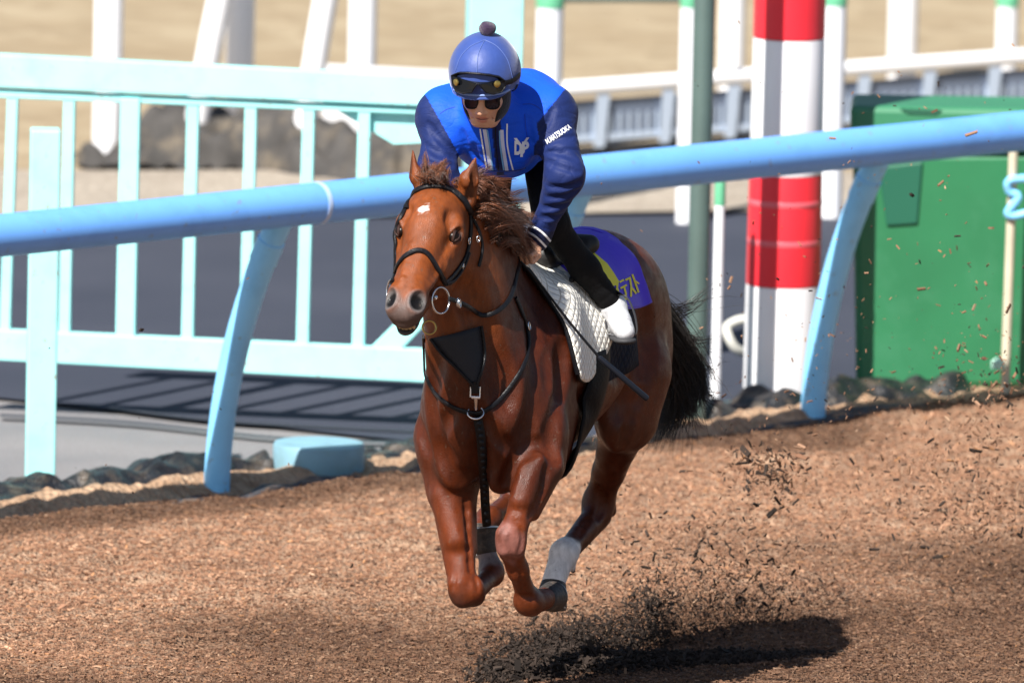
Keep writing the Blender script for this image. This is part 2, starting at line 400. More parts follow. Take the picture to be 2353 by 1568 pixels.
bank("plastic_sheeting", [G(830, 1068), G(900, 1050), G(960, 1040), G(1100, 1020)], .30, .07, m_sheet, 22, "small dark strip of sheeting between the round pale blue base and the horse")
bank("plastic_sheeting", [G(1560, 985), G(1700, 962), G(1850, 945), G(2050, 925), G(2200, 905), G(2420, 860)], .55, .13, m_sheet, 23, "dark crumpled sheeting heaped below the green container on the right")
bank("rubber_mat", [G(180, 352), G(400, 355), G(620, 372), G(800, 400), G(960, 415), G(1150, 420)], .55, .26, mat("rubber_mat", (.045, .042, .040), rough=.8, var=.5, vscale=6, bump=.8, bscale=14, dirt=((.2, .16, .11), 5, .7)), 24, "blurred dark rubber heap at the foot of the far white posts", "heap")
m_edge = mat("edging_strip", (.055, .058, .068), rough=.8, var=.5, vscale=20, dirt=((.27, .18, .11), 16, .8))
bank("track_edging", [eA-ed*2, eA+ed*.9, eA+ed*1.9, eA*.5+eB*.5, eB-ed*.8, eB+ed*2], .17, .075, m_edge, 25, "thin grey edging strip buried along the woodchip border", "edging")
m_spill = ground_mat("spilled_chips", (.27, .165, .10), (.40, .26, .165), (.48, .33, .22), 3, 38, .9)
V = []; nS, nT = 160, 14
for i in range(nS):
    for k in range(nT):
        s = -3+10*i/(nS-1); f = k/(nT-1); p = RL(s, .16-.50*f); V.append((p.x, p.y, .010+.05*math.sin(math.pi*f)))
V = np.array(V); V[:, 2] += .022*noise3(V, 11, 31)+.014*noise3(V, 33, 32)
tag(mesh_obj("woodchip_berm", V, [(i*nT+k, i*nT+k+1, (i+1)*nT+k+1, (i+1)*nT+k) for i in range(nS-1) for k in range(nT-1)], m_spill), kind="structure")

# ---- light blue running rail
m_blue = mat("rail_blue", (.15, .40, .92), rough=.48, spec=.5, var=.06, vscale=3, dirt=((.08, .21, .56), 3, .5), specks=((.20, .22, .30), 30, .6))
m_joint = mat("joint_ring", (.42, .55, .80), rough=.4)
OV = .36; dT = rn*OV
rail = empty("running_rail", RL(0, 0)); tag(rail, "thick light blue running rail on curved posts crossing behind the horse", "rail")
ta, tb = pA+dT, pB+dT
rp = [PV(x, y, ta, tb) for x, y in ((-60, 546), (700, 474), (732, 471), (1340, 406), (2420, 296))]
a_, b_ = PV(0, 541, ta, tb), PV(2352, 301, ta, tb); rdir = (b_-a_).normalized()
ja = PV(728, 475, ta, tb); jl = (ja-a_).dot(rdir); jp = a_+rdir*jl
for s0, s1 in ((-1.5, jl-.004), (jl+.004, 6.5)):
    mb = MB(); mb.tube([a_+rdir*s0, a_+rdir*s1], .083, 40); mb.build("rail_tube", m_blue, rail)
mb = MB(); mb.tube([jp-rdir*.010, jp+rdir*.010], .0855, 40); mb.build("joint_ring", m_joint, rail)
m_post_blue = mat("post_blue", (.24, .62, .98), rough=.4, var=.05, vscale=4, dirt=((.14, .42, .74), 5, .5), specks=((.22, .24, .26), 34, .6))
for px, py in ((497, 1142), (1866, 982), (1188, 1062)):
    b = G(px, py); s = (b-pA).dot(rd); b = RL(s, 0)
    tp = b+dT; top = a_+rdir*((tp-a_).dot(rdir)/1.0); hz = top.z-.05
    pts = [b+Vector((0, 0, -.1))]+[b+Vector((0, 0, hz*f))+dT*(f**2.0)*.98 for f in np.linspace(0, 1, 14)]
    mb = MB(); mb.tube(pts, .052, 28); po_ = mb.build("post", m_post_blue, rail)
    mb = MB(); mb.tube([pts[-3], pts[-2]], .056, 28); mb.build("collar", m_post_blue, po_)

# ---- mint timber gate and posts
m_mint = mat("mint_paint", (.36, .80, .79), rough=.65, var=.06, vscale=5, dirt=((.25, .56, .58), 6, .5), specks=((.30, .25, .18), 26, .7))
ga, gb = G(0, 938), G(950, 978); gdir = (gb-ga); gdir.z = 0; gdir.normalize(); gnv = Vector((gdir.y, -gdir.x, 0))
if gnv.y > 0: gnv = -gnv
def slab(pix, th, m, name, parent, front=0.0, bevel=.006):
    f = [PV(x, y, ga, gb)+gnv*front for x, y in pix]; b = [p-gnv*th for p in f]
    mb = MB(); mb.hexa(f, b); return mb.build(name, m, parent, smooth=False, bevel=bevel)
gate = empty("gate", ga); tag(gate, "mint green barred gate standing behind the rail on the left", "gate")
slab([(-80, 120), (1075, 180), (1075, 248), (-80, 196)], .06, m_mint, "top_rail", gate, .02)
slab([(-80, 201), (1075, 254), (1075, 268), (-80, 222)], .04, m_mint, "rail_batten", gate, -.003)
slab([(-80, 752), (1075, 806), (1075, 882), (-80, 822)], .06, m_mint, "bottom_rail", gate, .02)
mi = lambda x: (212+(x)*.047, 750+x*.05)
for x, dx, w in ((28, -22, 24), (158, -14, 26), (300, -14, 44), (442, -16, 27), (575, -16, 27), (708, -18, 28), (836, -18, 28)):
    yt, yb = mi(x)[0], mi(x)[1]+12
    slab([(x-w/2, yt), (x+w/2, yt), (x+dx*.85+w/2, yb), (x+dx*.85-w/2, yb)], .035, m_mint, "bar", gate, -.008 if w < 40 else .012, .004)
slab([(826, 822), (1000, 650), (1000, 722), (895, 830)], .05, m_mint, "brace", gate, .0)
slab([(735, 236), (1000, 246), (1000, 330), (900, 335)], .01, m_mint, "corner_plate", gate, -.045, .002)
def square_post(px0, px1, pyb, pyt, name, label, m, side=.13, extra=0.0):
    b0 = G(px0, pyb); b1 = G(px1, pyb); w = (b1-b0).length; c = (b0+b1)/2
    h = P((px0+px1)/2, pyt, c.y).z+extra if pyt is not None else 2.6
    mb = MB(); mb.box((c.x, c.y+w*.5, h/2-.05), w, w, h+.1, R(4)); o = mb.build(name, m, None, smooth=False, bevel=.008); return tag(o, label, "post")
square_post(56, 124, 1128, 300, "gate_post", "square mint green post in front of the barred gate", m_mint)
square_post(1056, 1180, 905, None, "gate_post", "wide mint green post rising behind the rider's helmet", m_mint)

# ---- white far posts
m_white = mat("white_paint", (.80, .81, .84), rough=.5, var=.03, vscale=3)
m_capg = mat("cap_green", (.12, .42, .24), rough=.5)
far_names = ("leftmost far white post, upright behind the gate", "far white post between two leaning ones behind the gate", "far white upright post just left of the wide mint post", "thick far white post beside the dark green pole", "thick far white post right of the red and white pole")
for (px, pyb, w), lab in zip(((245, 352, 66), (548, 296, 66), (828, 330, 64), (1678, 245, 60), (2072, 165, 68)), far_names):
    b = G(px, pyb); r = w/2/ (FPX/((b-cam_pos).length)); mb = MB()
    mb.lathe(b, [(r, -.1), (r, 1.9), (r*.96, 1.93), (r*.3, 1.95)], 28); tag(mb.build("white_post", m_white), lab, "post", "far white posts")
for (px, pyb, tx, w), lab in zip(((440, 362, 492, 56), (690, 388, 735, 56)), ("leaning far white post nearer the left behind the gate", "leaning far white post nearer the rider behind the gate")):
    b = G(px, pyb); t = P(tx, -10, b.y-.05); r = w/2/(FPX/((b-cam_pos).length)); d = (t-b)
    mb = MB(); mb.tube([b-d*.1]+[b+d*f+Vector((.03*f*f, 0, 0)) for f in np.linspace(0, 1.5, 9)], r, 24); tag(mb.build("white_post", m_white), lab, "post", "far white posts")
def capped(px, pyb, w, cap_y, lab, topx=None):
    b = G(px, pyb); r = w/2/(FPX/((b-cam_pos).length)); zc = P(topx or px, cap_y, b.y).z
    e = empty("capped_post", b); tag(e, lab, "post", "white posts with green caps")
    mb = MB(); mb.lathe(b, [(r, -.05), (r, zc), (r*.9, zc)], 24); mb.build("shaft", m_white, e)
    mb = MB(); mb.lathe(b+Vector((0, 0, zc-.001)), [(r*1.06, 0), (r*1.06, .10), (r*.7, .13), (r*.2, .135)], 24); mb.build("cap", m_capg, e)
capped(1572, 505, 40, 16, "white green-capped post left of the dark green pole", 1581)
capped(1908, 492, 50, 12, "white green-capped post touching the red and white pole on its right", 1916)
capped(2308, 262, 50, 14, "white green-capped post nearest the right edge", 2315)
capped(1254, 480, 62, 16, "white green-capped post behind the rider's shoulder", 1264)
capped(1642, 957, 24, 470, "short thin white pipe with a green top beside the dark green pole", 1650)
e = empty("pipe_foot", G(1652, 950)); tag(e, "pale green round foot at the base of the thin white pipe", "pipe foot")
mb = MB(); mb.tube([G(1644, 950)+Vector((0, -.03, .03)), G(1690, 946)+Vector((0, -.03, .03))], .028, 16); mb.build("foot", mat("pale_green", (.45, .66, .55), rough=.5), e)
# far white rail with dark netting below
fr = empty("slatted_fence", G(1400, 345)); tag(fr, "blurred far white rail with dark slatted panels behind the pole", "fence")
fa, fb = G(1300, 352), G(2352, 300)
m_panel = mat("slate_panel", (.12, .15, .21), rough=.6, var=.25, vscale=2)
def fslab(pix, th, m, name, front=0.0):
    f = [PV(x, y, fa, fb)+Vector((0, -front, 0)) for x, y in pix]; b = [p+Vector((0, th, 0)) for p in f]
    mb = MB(); mb.hexa(f, b); return mb.build(name, m, fr, smooth=False)
yt = lambda x: 205-(x-1300)*.071
mb = MB(); p0, p1 = PV(1120, yt(1120), fa, fb), PV(2460, yt(2460), fa, fb); mb.tube([p0, p1], .040, 24); mb.build("rail_tube", m_white, fr)
m_slat = mat("pale_slat", (.42, .50, .62), rough=.6)
for i in range(9):
    x = 1230+i*150
    fslab([(x, yt(x)+30), (x+146, yt(x+146)+30), (x+146, yt(x+146)+128), (x, yt(x)+136)], .02, m_panel, "panel")
    fslab([(x, yt(x)+110), (x+146, yt(x+146)+108), (x+146, yt(x+146)+122), (x, yt(x)+124)], .02, m_slat, "slat", .012)
    fslab([(x-8, yt(x)+10), (x+22, yt(x)+10), (x+8, yt(x)+138), (x-16, yt(x)+138)], .03, m_slat, "strut", .03)
for i in range(62):
    x = 1232+i*21; fslab([(x, yt(x)+62), (x+7, yt(x)+62), (x+6, yt(x)+126), (x-1, yt(x)+126)], .012, m_slat, "slat", .008)
fslab([(1200, yt(1200)+138), (2480, yt(2480)+132), (2480, yt(2480)+172), (1200, yt(1200)+172)], .05, mat("dark_base", (.02, .022, .028), rough=.8), "base_board")
# white board low behind the gate, left of the wide mint post
wb = MB(); f = [P(x, y, G(850, 345).y) for x, y in ((742, 150), (1080, 168), (1080, 338), (738, 330))]; wb.hexa(f, [p+Vector((0, .05, 0)) for p in f])
tag(wb.build("white_board", m_white, None, smooth=False), "low white board seen through the gate bars next to the rider", "board")

# ---- dark green pole and overhead pipe
m_dgreen = mat("dark_green_paint", (.075, .115, .105), rough=.42, var=.1, vscale=6)
b = G(1596, 981); mb = MB(); r = 24/(FPX/(b-cam_pos).length); mb.lathe(b, [(r*1.0, -.05), (r, 3.4), (r*.9, 3.41)], 28); tag(mb.build("metal_pole", m_dgreen), "tall dark green metal pole left of the red and white pole", "pole")
mb = MB(); mb.tube([P(1290, -4, 17), P(1620, -4, 17)], .022, 12); tag(mb.build("overhead_pipe", m_dgreen), "thin dark pipe along the top edge right of the helmet", "pipe")
# ---- red and white pole
m_red = mat("red_padding", (.78, .022, .038), rough=.5, var=.05, vscale=4, sheen=.1)
m_wpad = mat("white_padding", (.82, .82, .84), rough=.5, var=.03, vscale=4)
b = G(1792, 935); pole = empty("padded_pole", b); tag(pole, "thick red and white banded padded pole on the right", "pole")
sc_ = FPX/(b-cam_pos).length; r = 87/sc_
zs = [-.05]+[P(1800, y, b.y).z for y in (652, 398, 86, -60)]+[2.9]
for i, mm in enumerate((m_wpad, m_red, m_wpad, m_red, m_red)):
    if i == 4: continue
    r0, r1 = r*(1-.018*i), r*(1-.018*(i+1)); z0, z1 = zs[i], zs[i+1] if i < 3 else 2.9
    mb = MB(); mb.lathe(b, [(r0*.99, z0+.002), (r0, z0+.012), (r1, z1-.012), (r1*.99, z1-.002)], 48); mb.build("pad", mm, pole)
m_band = mat("clear_band", (.72, .12, .15), rough=.3)
for y in (462, 552):
    z = P(1800, y, b.y).z; mb = MB(); mb.lathe(b, [(r*.975, z-.012), (r*.982, z-.010), (r*.982, z+.010), (r*.975, z+.012)], 48); mb.build("band", m_band, pole)
# ---- green container
m_gr = mat("green_plastic", (.024, .165, .070), rough=.42, var=.12, vscale=2.5, bump=.25, bscale=6, dirt=((.055, .22, .115), 3, .6))
m_gr2 = mat("green_lid", (.038, .20, .10), rough=.5, var=.1, vscale=3)
gy = G(1792, 935).y+.36
con = empty("wheeled_container", G(2000, 905)); tag(con, "large green plastic container standing behind the rail on the right", "container")
f = [P(x, y, gy) for x, y in ((1958, 352), (2520, 350), (2500, 880), (1966, 902))]
mb = MB(); bk = [p+Vector((.02, .42, 0)) for p in f]; mb.hexa(f, bk); mb.build("tub", m_gr, con, smooth=False, bevel=.03)
f = [P(x, y, gy-.03) for x, y in ((1952, 244), (2540, 254), (2530, 352), (1954, 346))]; mb = MB(); mb.hexa(f, [p+Vector((.02, .45, 0)) for p in f]); mb.build("lid", m_gr2, con, smooth=False, bevel=.025)
f = [P(x, y, gy-.035) for x, y in ((2068, 250), (2162, 253), (2150, 264), (2085, 262))]; mb = MB(); mb.hexa(f, [p+Vector((0, .02, 0)) for p in f]); mb.build("handle_recess", mat("recess_green", (.015, .10, .055), rough=.6), con, smooth=False)
f = [P(x, y, gy-.012) for x, y in ((2018, 384), (2120, 372), (2108, 515), (2036, 520))]; mb = MB(); mb.hexa(f, [p+Vector((0, .02, 0)) for p in f]); mb.build("shadow_patch", mat("shadow_green", (.012, .11, .065), rough=.5), con, smooth=False, bevel=.008)  # cast shadow on the tub, made as a thin darker green slab
# ---- thin beige pole with blue clip, pale hook pipe
m_beige = mat("beige_plastic", (.55, .50, .38), rough=.5, var=.08, vscale=8)
b = P(2310, 842, gy-.14); r = 11/(FPX/(b-cam_pos).length); mb = MB(); t = P(2328, 340, b.y); mb.tube([b+(b-t).normalized()*(b.z+.03), t], r, 16)
st = tag(mb.build("thin_pole", m_beige), "thin beige pole leaning in front of the green container", "pole")
mb = MB(); mb.tube(smooth_path([P(2360, 410, b.y-.03), P(2318, 415, b.y-.04), P(2318, 440, b.y-.03), P(2340, 452, b.y-.03), P(2314, 488, b.y-.03), P(2330, 496, b.y-.03), P(2362, 488, b.y-.03)], 4), .018, 12)
tag(mb.build("clip", m_post_blue), "light blue plastic clip on the thin beige pole at the right edge", "clip")
mb = MB(); b2 = G(1700, 880); mb.tube(smooth_path([P(1712, 733, b2.y), P(1690, 738, b2.y), P(1670, 752, b2.y), P(1674, 775, b2.y-.04), P(1690, 800, b2.y-.04), P(1716, 812, b2.y)], 6), .022, 14)
tag(mb.build("bent_pipe", mat("grey_pipe", (.50, .50, .46), rough=.5)), "pale bent pipe sticking out left of the red and white pole", "pipe")
mb = MB(); mb.lathe(P(2292, 846, gy-.2), [(.03, 0), (.03, .03), (.012, .045)], 16); tag(mb.build("peg", mat("peg_green", (.4, .65, .55), rough=.5)), "small pale green peg at the foot of the thin beige pole", "peg")
# ---- round pale blue base
b = G(731, 1098); rr = 105/(FPX/(b-cam_pos).length); bs = empty("footing", b); tag(bs, "round pale blue footing drum in the woodchips left of the horse", "footing")
mb = MB(); mb.lathe(b, [(rr*.96, -.05), (rr*.96, .035)], 40); mb.build("foot_ring", mat("pale_concrete", (.42, .43, .48), rough=.8, var=.1, vscale=12), bs)
mb = MB(); mb.lathe(b, [(rr*.985, .036), (rr, .045), (rr, .135), (rr*.97, .145), (rr*.2, .146)], 40); mb.build("drum", mat("worn_blue", (.20, .37, .46), rough=.55, var=.12, vscale=8, dirt=((.16, .26, .24), 9, .6)), bs)
# ================================================================== the horse
TH = R(20)
O0 = P(1105, 1000, 0.0); HX, HY = O0.x, O0.y
fw = Vector((-math.sin(TH), -math.cos(TH), 0)); lf = Vector((math.cos(TH), -math.sin(TH), 0)); up = Vector((0, 0, 1))
def Lw(u, v, z): return Vector((HX, HY, 0))+fw*u+lf*v+up*z
def loc_of(p): q = Vector(p)-Vector((HX, HY, 0)); return q.dot(fw), q.dot(lf), q.z
BA = np.array([fw, lf, up])                       # body axes as rows
def tilt(ax_deg, roll_deg=0.0):
    """body axes turned about the lateral axis (positive: front end up) and about the long axis"""
    q = Matrix.Rotation(-R(ax_deg), 3, 'Y'); 
    M = np.array(q @ Matrix.Rotation(R(roll_deg), 3, 'X')).T
    return M @ BA
hf = Field()
# trunk
hf.ell(Lw(-.60, 0, 1.295), tilt(-6), (.58, .245, .305), .08)
hf.ell(Lw(-.40, 0, 1.15), BA, (.30, .205, .195), .10)
hf.ell(Lw(-.26, 0, 1.20), BA, (.27, .195, .30), .10)
hf.cone(Lw(-.30, 0, 1.50), Lw(-.60, 0, 1.53), .075, .10, .10)
hf.cone(Lw(-.60, 0, 1.46), Lw(-1.15, 0, 1.50), .16, .172, .12)
hf.ell(Lw(-.78, 0, 1.28), tilt(-12), (.46, .225, .21), .12)
hf.ell(Lw(-1.22, 0, 1.45), tilt(14), (.33, .21, .225), .10)
for s in (1, -1):
    hf.ell(Lw(-1.30, s*.108, 1.30), tilt(-25), (.22, .122, .33), .07)
    hf.ell(Lw(-1.14, s*.135, 1.14), tilt(30), (.16, .09, .25), .06)
    # shoulder blade, triceps, point of shoulder, breast
    hf.ell(Lw(-.26, s*.152, 1.28), tilt(24), (.125, .090, .34), .05)
    hf.ell(Lw(-.27, s*.155, 1.12), tilt(-30), (.12, .078, .21), .035)
    hf.ell(Lw(-.095, s*.16, 1.12), tilt(-10), (.11, .10, .20), .07)
    hf.ell(Lw(-.055, s*.175, 1.04), tilt(-10), (.06, .06, .075), .06)
    hf.ell(Lw(.0, s*.085, 1.06), tilt(10), (.085, .088, .16), .03)
    hf.ell(Lw(-.06, s*.10, 1.005), tilt(-20), (.11, .08, .085), .03)
hf.cone(Lw(.085, 0, 1.12), Lw(.06, 0, .93), .014, .018, .05, op='s')
hf.ell(Lw(-.28, 0, 1.005), BA, (.26, .13, .095), .06)
# neck: crest, throat, filling, neck muscles
poll = P(1030, 452, -.24)
nb = [np.array(q) for q in (P(1062, 470, -.14), P(1112, 560, .10), Lw(-.33, 0, 1.55))]
lat = np.array(lf)
hf.cone(nb[0], nb[1], .075, .085, .06, flat=(lat, 1.15)); hf.cone(nb[1], nb[2], .085, .115, .10, flat=(lat, 1.2))
hf.cone(P(1045, 545, -.14), Lw(.0, 0, 1.33), .105, .165, .10, flat=(lat, 1.05))
hf.cone(P(1022, 610, -.20), Lw(.02, 0, 1.18), .085, .175, .08)
hf.ell(Lw(-.05,0,1.27), tilt(25), (.16,.20,.24), .08)
hf.cone(P(1060, 520, -.10), Lw(-.14, 0, 1.36), .10, .20, .10, flat=(lat, 1.2))
for s in (1, -1):
    hf.cone(np.array(P(1035, 590, -.16))+lat*s*.05, Lw(-.0, s*.09, 1.22), .045, .085, .035)
# ---- head, in its own frame
h0, h1 = np.array(P(1008, 440, -.25)), np.array(P(922, 704, -.64))
HL = np.linalg.norm(h1-h0); ha = (h1-h0)/HL
hl = np.array(Vector((.955, -.28, -.07))); hl -= ha*(hl@ha); hl /= np.linalg.norm(hl)
hn = np.cross(ha, hl); hn /= np.linalg.norm(hn)
if hn[1] > 0: hn = -hn
def Hd(t, l, n): return h0+ha*(t*HL)+hl*l+hn*n     # t along the face 0..1, l to the horse's left, n out of the face
HA = np.array([ha, hl, hn])
def EN(s): v = hl*s*.80+hn*.60; return v/np.linalg.norm(v)      # the way an eye looks
def EB(s): v = hn*.80-hl*s*.60; return v/np.linalg.norm(v)      # towards its upper lid
def EC(s): return Hd(.33, s*.094, -.026)
hf.ell(Hd(.20, 0, -.045), HA, (.17, .106, .10), .05)
hf.ell(Hd(.10, 0, -.06), HA, (.09, .085, .09), .05)
hf.cone(Hd(.30, 0, -.018), Hd(.86, 0, -.018), .068, .040, .05)
for s in (1, -1):
    hf.cone(Hd(.30, s*.062, -.035), Hd(.70, s*.034, -.045), .046, .038, .04)
    hf.ell(Hd(.30, s*.094, -.034), HA, (.066, .032, .040), .03)
    hf.ell(EC(s)+EB(s)*.022+EN(s)*.008, np.array([ha, EN(s), EB(s)]), (.036, .018, .013), .018)
    hf.ell(EC(s)-EB(s)*.020+EN(s)*.006, np.array([ha, EN(s), EB(s)]), (.030, .016, .010), .018)         # brow over the eye
    hf.cone(Hd(.245, s*.098, -.012), Hd(.325, s*.110, -.008), .017, .014, .02)
    hf.ell(Hd(.36, s*.072, -.135), HA, (.155, .036, .10), .04)           # cheek
    hf.cone(Hd(.43, s*.094, -.055), Hd(.64, s*.060, -.06), .014, .010, .02)   # facial crest
    hf.ell(Hd(.25, s*.078, .024), HA, (.03, .018, .012), .03, op='s')    # hollow above the eye
    hf.ell(Hd(.52, s*.098, -.015), HA, (.09, .018, .03), .05, op='s')
    hf.cone(Hd(.42, s*.045, -.17), Hd(.86, s*.02, -.115), .042, .026, .04)
    hf.ell(Hd(.88, s*.036, -.030), HA, (.085, .036, .045), .03)          # nostril wing
    hf.ell(Hd(.925, s*.042, -.014), HA, (.050, .032, .040), .012)
    hf.ell(Hd(.96, s*.026, -.058), HA, (.040, .032, .040), .02)
hf.ell(Hd(.955, 0, -.045), HA, (.048, .036, .038), .03)
hf.ell(Hd(.99, 0, -.076), HA, (.034, .042, .026), .012)                 # upper lip
hf.ell(Hd(.945, 0, -.120), HA, (.058, .039, .022), .010)                 # lower lip and chin
hf.cone(Hd(.70, 0, -.12), Hd(.92, 0, -.118), .04, .032, .02)
hf.ell(Hd(1.03, 0, -.1045), HA, (.060, .060, .0055), .006, op='s')        # parted lips
for s in (1, -1):
    hf.ell(Hd(.945, s*.054, .004), np.array([ha+hl*s*.2, hl*1.0+hn*.6*s, hn-hl*s*.6]), (.040, .024, .036), .010, op='s')  # nostril
    hf.ell(EC(s)+EN(s)*.026, np.array([ha, EN(s), EB(s)]), (.027, .014, .017), .010, op='s')  # eye socket
    hf.cone(Hd(1.02, s*.05, -.10), Hd(.83, s*.068, -.085), .005, .004, .012, op='s')
# ---- ears
earR = [np.array(q) for q in (P(966, 442, -.23), P(952, 404, -.235), P(945, 346, -.235))]
earL = [np.array(q) for q in (P(1072, 458, -.27), P(1080, 412, -.30), P(1092, 364, -.29))]
for e, dcam in ((earR, Vector((-1, -.25, 0))), (earL, Vector((.35, -1, .1)))):
    dn = np.array(dcam.normalized())
    hf.cone(e[0], e[1], .036, .036, .02, flat=(dn, 1.8)); hf.cone(e[1], e[2], .036, .006, .01, flat=(dn, 1.8))
    hf.cone(e[0]+dn*.026, e[1]*.5+e[2]*.5+dn*.022, .016, .010, .008, op='s')
# ---- right foreleg (folded at the knee), left of the picture
q = lambda x, y, Y: np.array(P(x, y, Y))
hf.cone(Lw(-.16, -.19, 1.06), q(1037, 1120, .12), .115, .085, .06)
hf.cone(q(1038, 1120, .12), q(1058, 1310, .0), .082, .053, .04)
hf.cone(q(1023, 1140, .06), q(1047, 1240, .0), .054, .044, .018)
hf.cone(q(1070, 1150, .12), q(1080, 1260, .04), .036, .026, .014)
hf.ell(q(1071, 1355, -.015), np.eye(3), (.064, .055, .056), .03)
hf.cone(q(1052, 1340, -.04), q(1062, 1372, -.03), .036, .036, .02); hf.cone(q(1088, 1345, -.02), q(1092, 1370, -.01), .03, .03, .02)
hf.cone(q(1086, 1362, .02), q(1128, 1322, .26), .038, .033, .03)
hf.ell(q(1130, 1315, .27), np.eye(3), (.042, .05, .045), .03)
hf.cone(q(1128, 1305, .29), q(1118, 1270, .31), .037, .035, .03)
# ---- left foreleg
hf.cone(Lw(-.13, .17, 1.09), q(1240, 1066, .05), .100, .088, .05)
DL = -.12
hf.cone(q(1240, 1070, .08+DL), q(1190, 1190, -.06+DL), .086, .046, .022)
hf.cone(q(1226, 1060, .02+DL), q(1196, 1150, -.06+DL), .056, .042, .014)
hf.cone(q(1262, 1086, .12+DL), q(1224, 1180, -.02+DL), .042, .025, .012)
hf.cone(q(1184, 1092, .12+DL), q(1200, 1136, .02+DL), .034, .028, .014)
hf.ell(q(1174, 1236, -.05+DL), np.eye(3), (.057, .055, .068), .03)
hf.cone(q(1156, 1225, -.09+DL), q(1158, 1262, -.08+DL), .028, .026, .02); hf.cone(q(1192, 1215, -.085+DL), q(1190, 1258, -.08+DL), .028, .024, .02)
hf.cone(q(1176, 1270, -.03+DL), q(1190, 1310, .0+DL), .042, .034, .03)
hf.cone(q(1189, 1305, .0+DL), q(1207, 1365, .08+DL), .033, .035, .03)
hf.cone(q(1200, 1310, .05+DL), q(1218, 1360, .13+DL), .018, .020, .02)
hf.ell(q(1212, 1382, .10+DL), np.eye(3), (.051, .05, .047), .03)
hf.cone(q(1222, 1385, .12+DL), q(1250, 1374, .22+DL), .042, .040, .03)
# ---- left hind leg, white sock
hf.cone(Lw(-1.20, .14, 1.18), q(1440, 960, 1.06), .135, .105, .08)
hf.cone(q(1436, 965, 1.07), q(1398, 1085, 1.27), .096, .055, .05)
hf.cone(q(1455, 960, 1.18), q(1408, 1090, 1.36), .075, .036, .04)
hf.cone(q(1398, 1080, 1.27), q(1376, 1150, 1.35), .055, .054, .03)
hf.ell(q(1374, 1158, 1.34), np.eye(3), (.056, .065, .068), .03)
hf.cone(q(1398, 1120, 1.40), q(1400, 1172, 1.42), .022, .026, .025)
hf.cone(q(1370, 1180, 1.33), q(1312, 1250, 1.10), .047, .037, .03)
hf.cone(q(1388, 1190, 1.38), q(1322, 1262, 1.14), .026, .022, .02)
hf.ell(q(1298, 1266, 1.06), np.eye(3), (.052, .052, .050), .03)
hf.cone(q(1292, 1278, 1.04), q(1272, 1334, .98), .046, .043, .03)
hf.cone(q(1310, 1290, 1.10), q(1316, 1310, 1.10), .022, .010, .03)
# ---- right hind leg, mostly hidden
hf.cone(Lw(-1.16, -.14, 1.16), q(1205, 1000, 1.0), .13, .10, .08)
hf.cone(q(1200, 1010, .95), q(1190, 1120, 1.18), .10, .055, .05)
hf.ell(q(1186, 1135, 1.20), np.eye(3), (.052, .06, .062), .03)
hf.cone(q(1180, 1150, 1.18), q(1128, 1185, .92), .044, .035, .03)
hf.ell(q(1122, 1190, .90), np.eye(3), (.045, .048, .045), .03)
hf.cone(q(1120, 1196, .88), q(1106, 1218, .80), .038, .036, .03)
# dock of the tail
dock = [Lw(-1.50, 0, 1.50), Lw(-1.62, 0, 1.46), Lw(-1.72, .02, 1.36)]
hf.cone(dock[0], dock[1], .055, .04, .05); hf.cone(dock[1], dock[2], .04, .03, .03)

# creases, tendons and veins laid along the surface of a first rough pass
cv0, cf0 = hf.mesh(.012); CB0 = bvh_of(cv0, cf0)
def crease(pix, r, depth, k=.02, up_=False, n=3):
    pts = []
    for p in smooth_path([Vector((x, y, 0)) for x, y in pix], n):
        h_ = CB0.ray_cast(cam_pos, ray(p.x, p.y))
        if h_[0] is not None: pts.append(np.array(h_[0]+h_[1]*((r-depth) if not up_ else -(r-depth))))
    for i, (a_, b_) in enumerate(zip(pts[:-1], pts[1:])):
        if np.linalg.norm(a_-b_) < .09: hf.cone(a_, b_, r, r, k, op='u' if up_ else 's')
crease([(1096, 950), (1102, 1040), (1108, 1110)], .026, .014, .04)
crease([(1018, 1030), (1030, 1075), (1062, 1112)], .024, .010, .04)
crease([(1003, 820), (985, 910), (998, 1000), (1018, 1050)], .035, .012, .05)
crease([(1222, 740), (1238, 840), (1230, 940), (1200, 1020)], .035, .013, .05)
crease([(1292, 800), (1286, 900), (1266, 990), (1272, 1050)], .026, .012, .04)
crease([(1160, 1112), (1176, 1068), (1200, 1034), (1232, 1016), (1262, 1032)], .016, .014, .025)
crease([(1254, 1075), (1246, 1130), (1218, 1186)], .012, .005, .02)
crease([(1070, 1150), (1076, 1230), (1082, 1310)], .010, .008, .014)
crease([(1075, 668), (1112, 770), (1150, 860), (1160, 920)], .04, .010, .06)
crease([(1452, 640), (1484, 740), (1478, 850)], .035, .010, .05); crease([(1408, 830), (1432, 880), (1428, 950)], .03, .013, .05); crease([(1440, 770), (1420, 820), (1402, 850)], .025, .006, .04)
crease([(1375, 1120), (1386, 1160), (1372, 1190)], .012, .006, .02); crease([(1352, 1190), (1330, 1230)], .010, .004, .015)
crease([(1150, 1282), (1185, 1292)], .010, .003, .015)
crease([(1118, 965), (1150, 1012), (1190, 1034)], .020, .007, .03); crease([(1036, 950), (1012, 990), (1006, 1030)], .020, .007, .03)
crease([(1256, 820), (1262, 890), (1250, 950)], .022, .006, .035); crease([(960, 900), (962, 970), (980, 1030)], .024, .007, .035)
crease([(1330, 900), (1345, 940)], .02, .005, .03); crease([(1468, 900), (1440, 990), (1410, 1070)], .018, .007, .03)
crease([(1160, 1212), (1150, 1235), (1156, 1262)], .008, .004, .01); crease([(1196, 1212), (1200, 1240), (1192, 1268)], .008, .004, .01); crease([(1190, 1300), (1204, 1350)], .006, .004, .008)
